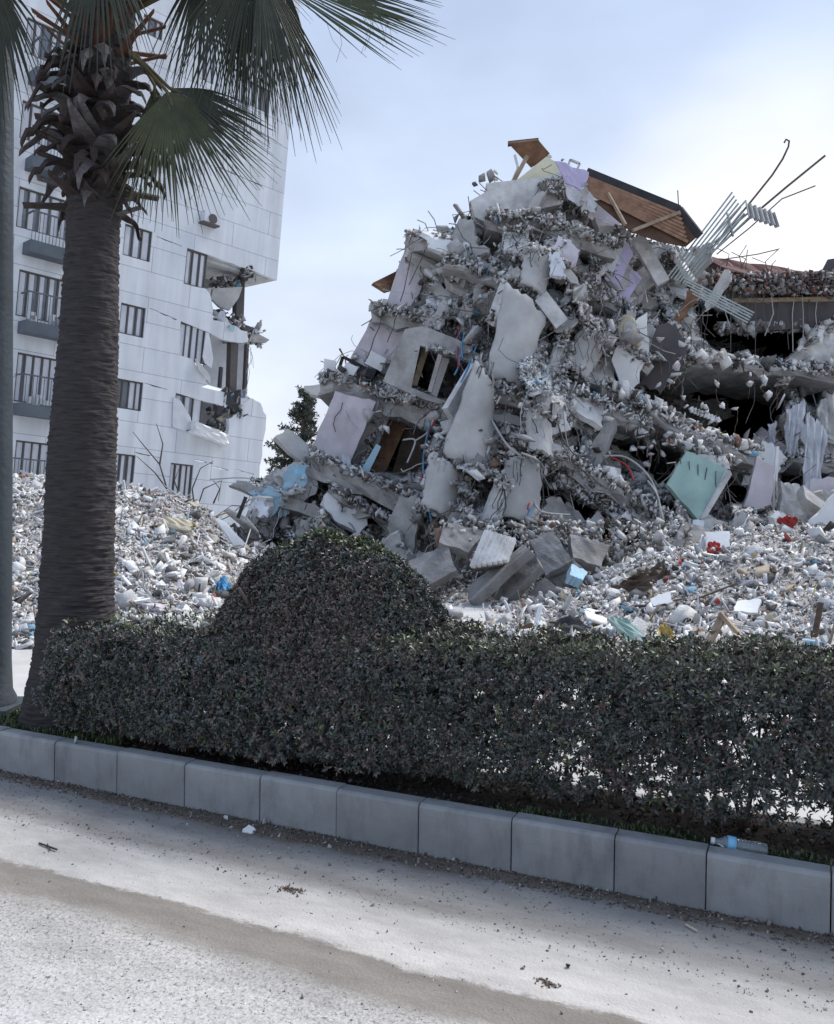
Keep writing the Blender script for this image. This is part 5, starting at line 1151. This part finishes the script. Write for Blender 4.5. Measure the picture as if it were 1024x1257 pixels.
# ------------------------------------------------------------------ conifer behind
tb = pt(362, 600, 30); tree = empty('pine_tree', (tb.x, tb.y, 0)); tag(tree, 'dark conifer standing between the white building and the ruin', 'tree')
b = MB(); b.tube([(tb.x, 30, 0), tuple(pt(368, 560, 30)), tuple(pt(377, 482, 30))], .16, 8, .03); b.build('trunk', MAT['bark'], tree)
P = []; N_ = []
for k in range(46):
    r = random.Random(k + 900); f = k / 45; y = 484 + 120 * f; x = 378 - 14 * f; w_ = (10 + 52 * f) * r.uniform(.4, 1.0); sgn = -1 if r.random() < .62 else 1; w_ = w_ * (1 if sgn < 0 else .5)
    a_ = pt(x, y, 30); e_ = pt(x + sgn * w_, y - r.uniform(-4, 6), 30 + r.uniform(-1.5, 1.5))
    b = MB(); b.tube([a_, a_.lerp(e_, .5) + Vector((0, 0, -.05)), e_], .035, 4, .01); 
    P_b = b.build('limb', MAT['bark'], tree)
    for s in range(34):
        q = a_.lerp(e_, r.uniform(.15, 1.05)); P.append((q.x + r.gauss(0, .07), q.y + r.gauss(0, .12), q.z + r.gauss(0, .07))); N_.append((r.gauss(0, 1), r.gauss(0, 1), .5))
P = np.array(P); V_, F_, C_ = rosettes(P, np.array(N_), .13, palette(len(P), [(1, (.035, .05, .035)), (1, (.05, .065, .045))]), 8, nl=6)
mesh('crown', V_, F_, MAT['leaf'], tree, col=C_)

# ================================================================== WHITE APARTMENT BUILDING
A = pt(45, 620, 31); B = pt(350, 620, 38.5); A.z = B.z = 0
u = (B - A).normalized(); up = Vector((0, 0, 1)); nb = up.cross(u)            # nb: into the building
RL = Matrix.Rotation(R(4.6), 3, 'Y')
u2, n2, w2 = RL @ u, RL @ nb, RL @ up
if n2.y < 0: n2 = -n2
BM = Matrix(((u2.x, n2.x, w2.x, A.x), (u2.y, n2.y, w2.y, A.y), (u2.z, n2.z, w2.z, 0), (0, 0, 0, 1)))
BI = BM.inverted()
apt = empty('apartment_building', M=BM); tag(apt, 'leaning white panelled apartment building with a torn open corner', 'building')
def uv(px, py, depth=0):
    o_ = BI @ Vector((0, 0, CH)); d = BI.to_3x3() @ ray(px, py); s = (depth - o_.y) / d.y; q = o_ + d * s; return (q.x, q.z)
def facade_mat():
    m = mat('facade', (.68, .72, .77), .7, .1, .5, .1, 6, c2=(.6, .64, .69)); t = m.node_tree; N = t.nodes; K = t.links.new; b = N['Principled BSDF']
    co = N.new('ShaderNodeTexCoord'); sp = N.new('ShaderNodeSeparateXYZ'); cb = N.new('ShaderNodeCombineXYZ'); K(co.outputs['Object'], sp.inputs[0]); K(sp.outputs[0], cb.inputs[0]); K(sp.outputs[2], cb.inputs[1])
    br = N.new('ShaderNodeTexBrick'); br.inputs['Scale'].default_value = 1; br.inputs['Brick Width'].default_value = 3.4; br.inputs['Row Height'].default_value = .98; br.inputs['Mortar Size'].default_value = .012; br.inputs['Mortar Smooth'].default_value = .3
    br.inputs['Color1'].default_value = (1, 1, 1, 1); br.inputs['Color2'].default_value = (.93, .935, .94, 1); br.inputs['Mortar'].default_value = (.42, .43, .45, 1); K(cb.outputs[0], br.inputs['Vector'])
    # rain and dust streaks
    mp_ = N.new('ShaderNodeMapping'); mp_.inputs['Scale'].default_value = (1.2, 1, .12); K(co.outputs['Object'], mp_.inputs[0]); nz2 = N.new('ShaderNodeTexNoise'); nz2.inputs['Scale'].default_value = 2; nz2.inputs['Detail'].default_value = 6; K(mp_.outputs[0], nz2.inputs['Vector'])
    mr2 = N.new('ShaderNodeMapRange'); mr2.inputs[1].default_value = .35; mr2.inputs[2].default_value = .65; mr2.inputs[3].default_value = .86; mr2.inputs[4].default_value = 1.04; K(nz2.outputs[0], mr2.inputs[0])
    old = b.inputs['Base Color'].links[0].from_socket
    a1 = N.new('ShaderNodeMix'); a1.data_type = 'RGBA'; a1.blend_type = 'MULTIPLY'; a1.inputs[0].default_value = 1; K(old, a1.inputs[6]); K(br.outputs[0], a1.inputs[7])
    a2 = N.new('ShaderNodeMix'); a2.data_type = 'RGBA'; a2.blend_type = 'MULTIPLY'; a2.inputs[0].default_value = 1; K(a1.outputs[2], a2.inputs[6]); K(mr2.outputs[0], a2.inputs[7]); K(a2.outputs[2], b.inputs['Base Color'])
facade_mat()
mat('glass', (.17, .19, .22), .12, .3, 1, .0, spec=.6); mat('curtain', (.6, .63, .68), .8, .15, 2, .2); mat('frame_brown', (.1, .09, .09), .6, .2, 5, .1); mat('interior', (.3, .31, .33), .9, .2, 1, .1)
mat('balcony_edge', (.1, .12, .145), .7, .2, 2, .1); mat('render_pale', (.5, .52, .54), .85, .25, 1.5, .2)
# windows, traced as top-left / bottom-right pixels
WIN = [(154, 274, 184, 322, 2), (149, 371, 176, 415, 2), (144, 464, 173, 505, 3), (141, 556, 163, 600, 2), (210, 568, 233, 622, 3),
       (177, 16, 199, 50, 2), (247, 44, 262, 104, 1), (286, 82, 300, 128, 1), (306, 98, 330, 140, 2), (172, 184, 190, 222, 2)]
DOORS = [(24, 228, 84, 296), (24, 330, 80, 400), (22, 432, 68, 500), (20, 540, 66, 602), (34, 20, 82, 86), (28, 122, 84, 190)]
def rect(x0, y0, x1, y1):
    a_ = uv(x0, y0); c_ = uv(x1, y1); return (a_[0], c_[1], c_[0], a_[1])            # u0, w0, u1, w1
holes = []; wr = [rect(*q[:4]) for q in WIN]; dr_ = [rect(*q) for q in DOORS]
def loop(r_): return [(r_[0], r_[1]), (r_[2], r_[1]), (r_[2], r_[3]), (r_[0], r_[3])]
OUT = [(-30, -14), (370, -14), (340, 344), (308, 331), (285, 323), (260, 314), (230, 304), (225.5, 348), (240, 352), (252, 354), (259, 365), (262, 382), (262, 393), (284, 399), (304, 407), (304, 420), (283, 419), (256, 408), (222, 394), (220.5, 436), (237, 441), (243, 453), (256, 472), (247, 475), (264, 479), (281, 484), (279, 499), (262, 495), (245, 491), (216, 482), (211, 524), (239, 532), (260, 538), (279, 542), (281, 514), (292, 507), (295, 488), (310, 489), (320, 495), (327, 510), (322, 560), (316, 600), (306, 640), (300, 720), (-30, 720)]
r = random.Random(5); outer = []
for (x, y), (x2, y2) in zip(OUT, OUT[1:] + OUT[:1]):
    outer.append(uv(x, y))
    if 250 < x < 330 and 250 < x2 < 330 and 300 < y < 620:
        for s in (.33, .66): outer.append(uv(x + (x2 - x) * s + r.uniform(-1.4, 1.4), y + (y2 - y) * s + r.uniform(-1.4, 1.4)))
def crack(x0, y0, x1, y1, w_):       # an opened joint: a thin ragged gap through the cladding
    n = 9; a_ = [uv(x0 + (x1 - x0) * i / n, y0 + (y1 - y0) * i / n) for i in range(n + 1)]
    return [(p[0], p[1] - w_ * r.uniform(.1, 1) * (0 < i < n)) for i, p in enumerate(a_)] + [(p[0], p[1] + w_ * r.uniform(.1, 1)) for p in a_[::-1]]
def crk(x0, y0, x1, y1, w_=.05): 
    n = 9; a_ = [uv(x0 + (x1 - x0) * i / n, y0 + (y1 - y0) * i / n) for i in range(n + 1)]
    lo = [(p[0], p[1] - w_ * r.uniform(.15, 1)) for p in a_]; hi = [(p[0], p[1] + w_ * r.uniform(.0, .3)) for p in a_[::-1]]; return lo + hi
cracks = [crk(184, 378, 217, 392, .05), crk(193, 290, 223, 302, .04), crk(178, 470, 205, 478, .04), crk(166, 555, 196, 562, .04), crk(262, 572, 280, 577, .05), crk(290, 576, 312, 582, .05), crk(240, 564, 262, 569, .07), crk(110 + 160, 205, 322, 228, .04)]
b = MB(); b.prism(outer, [loop(q) for q in wr] + [loop(q) for q in dr_] + cracks, .25, lambda x, y, d: Vector((x, d, y))); b.build('wall', MAT['facade'], apt, local=True)
# side and rear walls, roof (all behind the front wall)
tr = uv(366, -14); br_ = uv(340, 344)
b = MB(); ue = tr[0]; zt = uv(100, -14)[1] + 3
b.prism([(br_[0], br_[1]), (tr[0], tr[1]), (tr[0], zt), (tr[0] - .3, zt), (br_[0] - .3, br_[1])], [], 9, lambda x, y, d: Vector((x, d + .252, y))); b.build('side_wall', MAT['render_pale'], apt, local=True)
b = MB(); ul = uv(-30, 620)[0]
b.box(((ul + ue - 1.6) / 2, 9.4, (zt - 3) / 2), (ue - ul - 1.6, .3, zt + 3)); b.build('rear_wall', MAT['render_pale'], apt, local=True)
zb = uv(340, 344)[1]
b = MB(); b.box((ue - 4.5, 4.6, zb + .12), (9, 8.6, .24)); b.build('floor_slab', MAT['render_pale'], apt, local=True)
# interior floors and partitions
zs = [uv(60, y)[1] for y in (213, 317, 414, 517, 615)]
for z in zs:
    b = MB(); b.box(((ul + uv(215, 400)[0]) / 2, 4.6, z), (uv(215, 400)[0] - ul, 8.6, .22)); b.build('floor_slab', MAT['interior'], apt, local=True)
b = MB(); b.box((uv(200, 400)[0], 4.6, zt / 2 - 2), (.2, 8.6, zt)); b.build('partition', MAT['interior'], apt, local=True)
b = MB(); b.box(((ul + uv(200, 400)[0]) / 2, 1.6, zt / 2), (uv(200, 400)[0] - ul, .1, zt + 2)); b.build('partition', MAT['curtain'], apt, local=True)
def window(r_, nmul, y=.10, parent=apt, cur=True, seed=0):
    u0, w0, u1, w1 = r_; rr = random.Random(seed); b_ = MB(); f = .05
    b_.box(((u0 + u1) / 2, y, w0 + f / 2), (u1 - u0, .08, f)).box(((u0 + u1) / 2, y, w1 - f / 2), (u1 - u0, .08, f))
    b_.box((u0 + f / 2, y + .002, (w0 + w1) / 2), (f, .08, w1 - w0 - 2 * f - .004)).box((u1 - f / 2, y + .002, (w0 + w1) / 2), (f, .08, w1 - w0 - 2 * f - .004))
    for k in range(1, nmul + 1): b_.box((u0 + (u1 - u0) * k / (nmul + 1), y + .004, (w0 + w1) / 2), (f * .9, .07, w1 - w0 - 2 * f - .008))
    o_ = b_.build('window', MAT['frame_brown'], parent, local=True)
    p_ = MB(); p_.box(((u0 + u1) / 2, y + .03, (w0 + w1) / 2), (u1 - u0 - f, .012, w1 - w0 - f)); q_ = p_.build('pane', MAT['glass'], o_, local=True)
    # pull the pale curtain in strips to the sides
    if cur:
        c_ = MB(); n = nmul + 1
        for k in range(n):
            if rr.random() < .92:
                a_ = u0 + (u1 - u0) * (k + .08 + rr.uniform(0, .15)) / n; e_ = u0 + (u1 - u0) * (k + rr.uniform(.55, .95)) / n
                c_.box(((a_ + e_) / 2, y + .016, (w0 + w1) / 2), (e_ - a_, .008, w1 - w0 - 2.4 * f))
        if c_.v: c_.build('curtain', MAT['curtain'], o_, local=True)
    return o_
for k, q in enumerate(wr): window(q, WIN[k][4] if WIN[k][4] > 1 else 1, seed=k)
for k, q in enumerate(dr_): window(q, 4, seed=k + 30)
# balconies
for k, (x0, y0, x1, y1) in enumerate([(35, 92, 84, 107), (31, 198, 84, 211), (28, 301, 84, 317), (22, 398, 80, 414), (15, 498, 72, 516), (10, 600, 68, 618)]):
    r_ = rect(x0, y0, x1, y1); u0 = r_[0]; u1 = r_[2]; z1 = r_[3] + .1; z0 = z1 - .42; d = .75
    b = MB(); b.box(((u0 + u1) / 2, -d / 2 - .002, (z0 + z1) / 2), (u1 - u0, d, z1 - z0)); bal = b.build('balcony', MAT['balcony_edge'], apt, local=True)
    b = MB(); h = 1.0; b.box(((u0 + u1) / 2, -d + .03, z1 + h), (u1 - u0, .05, .05)); b.box((u0 + .03, -d / 2, z1 + h), (.05, d, .05)).box((u1 - .03, -d / 2, z1 + h), (.05, d, .05))
    n = 13
    for i in range(n + 1): b.box((u0 + .03 + (u1 - u0 - .06) * i / n, -d + .03, z1 + h / 2), (.018, .018, h))
    b.build('railing', MAT['balcony_edge'], bal, local=True)
    b = MB()
    for i in range(5):
        uu = u0 + random.uniform(.1, .9) * (u1 - u0); b.box((uu, -.35, z1 + random.uniform(.1, .25)), (random.uniform(.15, .4), .3, random.uniform(.15, .4)))
    if k in (3, 4): b.build('balcony_clutter', MAT['curtain'], bal, local=True)
# torn corner -------------------------------------------------
def bq(name, pts_, m, depth, t, parent=apt):
    b_ = MB(); b_.prism([uv(x, y, depth) for x, y in pts_], [], t, lambda x, y, d: Vector((x, depth + d, y))); return b_.build(name, MAT[m], parent, local=True)
def bbox_(name, x0, y0, x1, y1, m, dep, t):
    a_ = uv(x0, y0, dep); c_ = uv(x1, y1, dep); b_ = MB(); b_.box(((a_[0] + c_[0]) / 2, dep + t / 2, (a_[1] + c_[1]) / 2), (abs(c_[0] - a_[0]), t, abs(a_[1] - c_[1]))); return b_.build(name, MAT[m], apt, local=True)
# upper opening: curtained windows, grey back wall, fallen wall piece
window(rect(230, 305, 252, 355), 2, .1, seed=77); window(rect(222, 395, 256, 448), 4, .1, seed=78); window(rect(216, 483, 246, 534), 2, .1, seed=79)
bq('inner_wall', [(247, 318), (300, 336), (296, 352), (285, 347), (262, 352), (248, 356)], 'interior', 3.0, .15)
bq('ceiling_beam', [(268, 343), (296, 349), (294, 358), (268, 350)], 'concrete_light', 1.2, .3)
bq('corner_column', [(291, 336), (301, 339), (299, 400), (290, 398)], 'frame_brown', 1.6, .35)
bq('fallen_wall_piece', [(262, 354), (298, 352), (293, 366), (282, 381), (270, 377), (259, 366)], 'plaster_grey', .6, .15)
bq('overhanging_slab', [(303, 405), (318, 410), (331, 417), (326, 421), (303, 418)], 'concrete', .6, 2.2)
bq('overhanging_slab', [(300, 398), (314, 403), (304, 407), (296, 402)], 'dark_facade', .3, 1.2)
bq('insulation_scrap', [(282, 398), (289, 400), (287, 407), (283, 406)], 'insulation_blue', -.2, .05)
# middle opening
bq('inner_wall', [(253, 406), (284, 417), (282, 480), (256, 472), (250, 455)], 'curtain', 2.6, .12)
bq('corner_column', [(284, 416), (293, 419), (290, 486), (282, 483)], 'frame_brown', .25, .35)
bq('side_pane', [(293, 422), (304, 425), (301, 487), (290, 484)], 'curtain', .6, .06)
bq('corner_column', [(303, 422), (306, 423), (303, 486), (300, 485)], 'dark_facade', .3, .2)
bq('dark_post', [(271, 450), (274, 451), (272, 476), (269, 475)], 'dark_facade', .4, .15)
bq('torn_curtain', [(253, 408), (257, 409), (262, 440), (260, 452), (252, 446), (249, 438)], 'curtain', -.05, .05)
bq('torn_cladding', [(240, 440), (247, 447), (258, 460), (259, 471), (252, 464), (244, 454)], 'render_pale', -.15, .08)
bq('broken_joint', [(280, 482), (296, 478), (295, 506), (286, 503), (278, 496)], 'dark', -.05, .3)
# lower opening
bq('inner_wall', [(244, 488), (262, 496), (258, 530), (242, 526)], 'interior', 1.2, .1)
bq('painted_recess_shade', [(258, 494), (290, 504), (288, 530), (258, 528)], 'dark', 2.2, .1)  # near-black sheet, paints in the shade of the room behind the opening
bq('hanging_curtain', [(213, 487), (222, 492), (234, 512), (236, 526), (226, 529), (212, 524)], 'curtain', -.06, .04)
bq('loose_beam', [(268, 514), (285, 504), (290, 506), (274, 518)], 'beige', .4, .2)
ac_ = MB(); a_ = uv(241, 517, -.5); c_ = uv(280, 547, -.5); ac_.sheet([(a_[0], -.5, a_[1]), (c_[0], -.5, a_[1] - .35), (c_[0], -.5, c_[1]), (a_[0], -.5, c_[1] + .3)], .5, nx=8, ny=6, rag=.05, rough=.05, bulge=.1, seed=3); ac_.build('wrapped_mattress', MAT['white_sheet'], apt, local=True)
for k_ in range(18):
    r = random.Random(k_ + 60); x, y, dd_ = r.choice([(r.uniform(262, 300), r.uniform(384, 398), .2), (r.uniform(298, 312), r.uniform(326, 340), .5), (r.uniform(260, 296), r.uniform(476, 500), .1), (r.uniform(290, 304), r.uniform(470, 492), .2), (r.uniform(300, 318), r.uniform(402, 412), .5)])
    q = uv(x, y, dd_); b = MB(); plate(b, BM @ Vector((q[0], dd_, q[1])), r.uniform(.4, 1.3), r.uniform(.15, .5), .06, r, r.random() < .6); b.build('torn_piece', MAT[r.choice(['render_pale', 'dark_facade', 'concrete', 'curtain', 'frame_brown'])], apt)
# wires hanging at the corner
b = MB()
for x, y, x2, y2 in ((304, 425, 311, 452), (308, 426, 302, 458), (306, 424, 308, 448), (304, 440, 303, 475)):
    p0 = uv(x, y, .3); p1 = uv(x2, y2, .3); b.tube([(p0[0], .3, p0[1]), ((p0[0] + p1[0]) / 2 + .12, .3, (p0[1] + p1[1]) / 2), (p1[0], .3, p1[1])], .012, 4)
b.build('hanging_wire', MAT['wire_pale'], apt, local=True)
Pq = []
for _ in range(520):
    x, y, dd_ = random.choice([(random.uniform(262, 302), random.uniform(382, 404), .3), (random.uniform(262, 300), random.uniform(340, 352), .8), (random.uniform(302, 320), random.uniform(398, 412), .8), (random.uniform(282, 300), random.uniform(480, 508), .0), (random.uniform(258, 290), random.uniform(508, 545), .5), (random.uniform(300, 310), random.uniform(328, 340), .1)])
    y += (x - 280) * .3 if y > 380 else 0; q = uv(x, y, dd_); Pq.append(tuple(BM @ Vector((q[0], dd_ + random.uniform(-.1, .4), q[1]))))
o = fragments('torn_debris', np.array(Pq), rng.uniform(.05, .2, len(Pq)), palette(len(Pq), [(3, (.45, .46, .48)), (3, (.2, .2, .2)), (3, (.07, .07, .07)), (.4, (.15, .4, .6))]), MAT['rubble'], apt); o['kind'] = 'stuff'
# outdoor unit of an air conditioner
a_ = uv(246, 262); c_ = uv(262, 278); ac = MB(); ac.box(((a_[0] + c_[0]) / 2, -.22, (a_[1] + c_[1]) / 2), (.62, .3, .5)); aco = ac.build('air_conditioner', MAT['curtain'], apt, local=True)
b = MB(); lathe(b, [(0, .19), (.02, .19), (.021, .04)], 20, Matrix.Translation(((a_[0] + c_[0]) / 2 + .06, -.38, (a_[1] + c_[1]) / 2)) @ Matrix.Rotation(R(-90), 4, 'Z')); b.build('fan_grille', MAT['frame_brown'], aco, local=True)
b = MB(); b.box(((a_[0] + c_[0]) / 2, -.22, c_[1] - .05), (.75, .4, .06)); b.build('bracket', MAT['frame_brown'], aco, local=True)
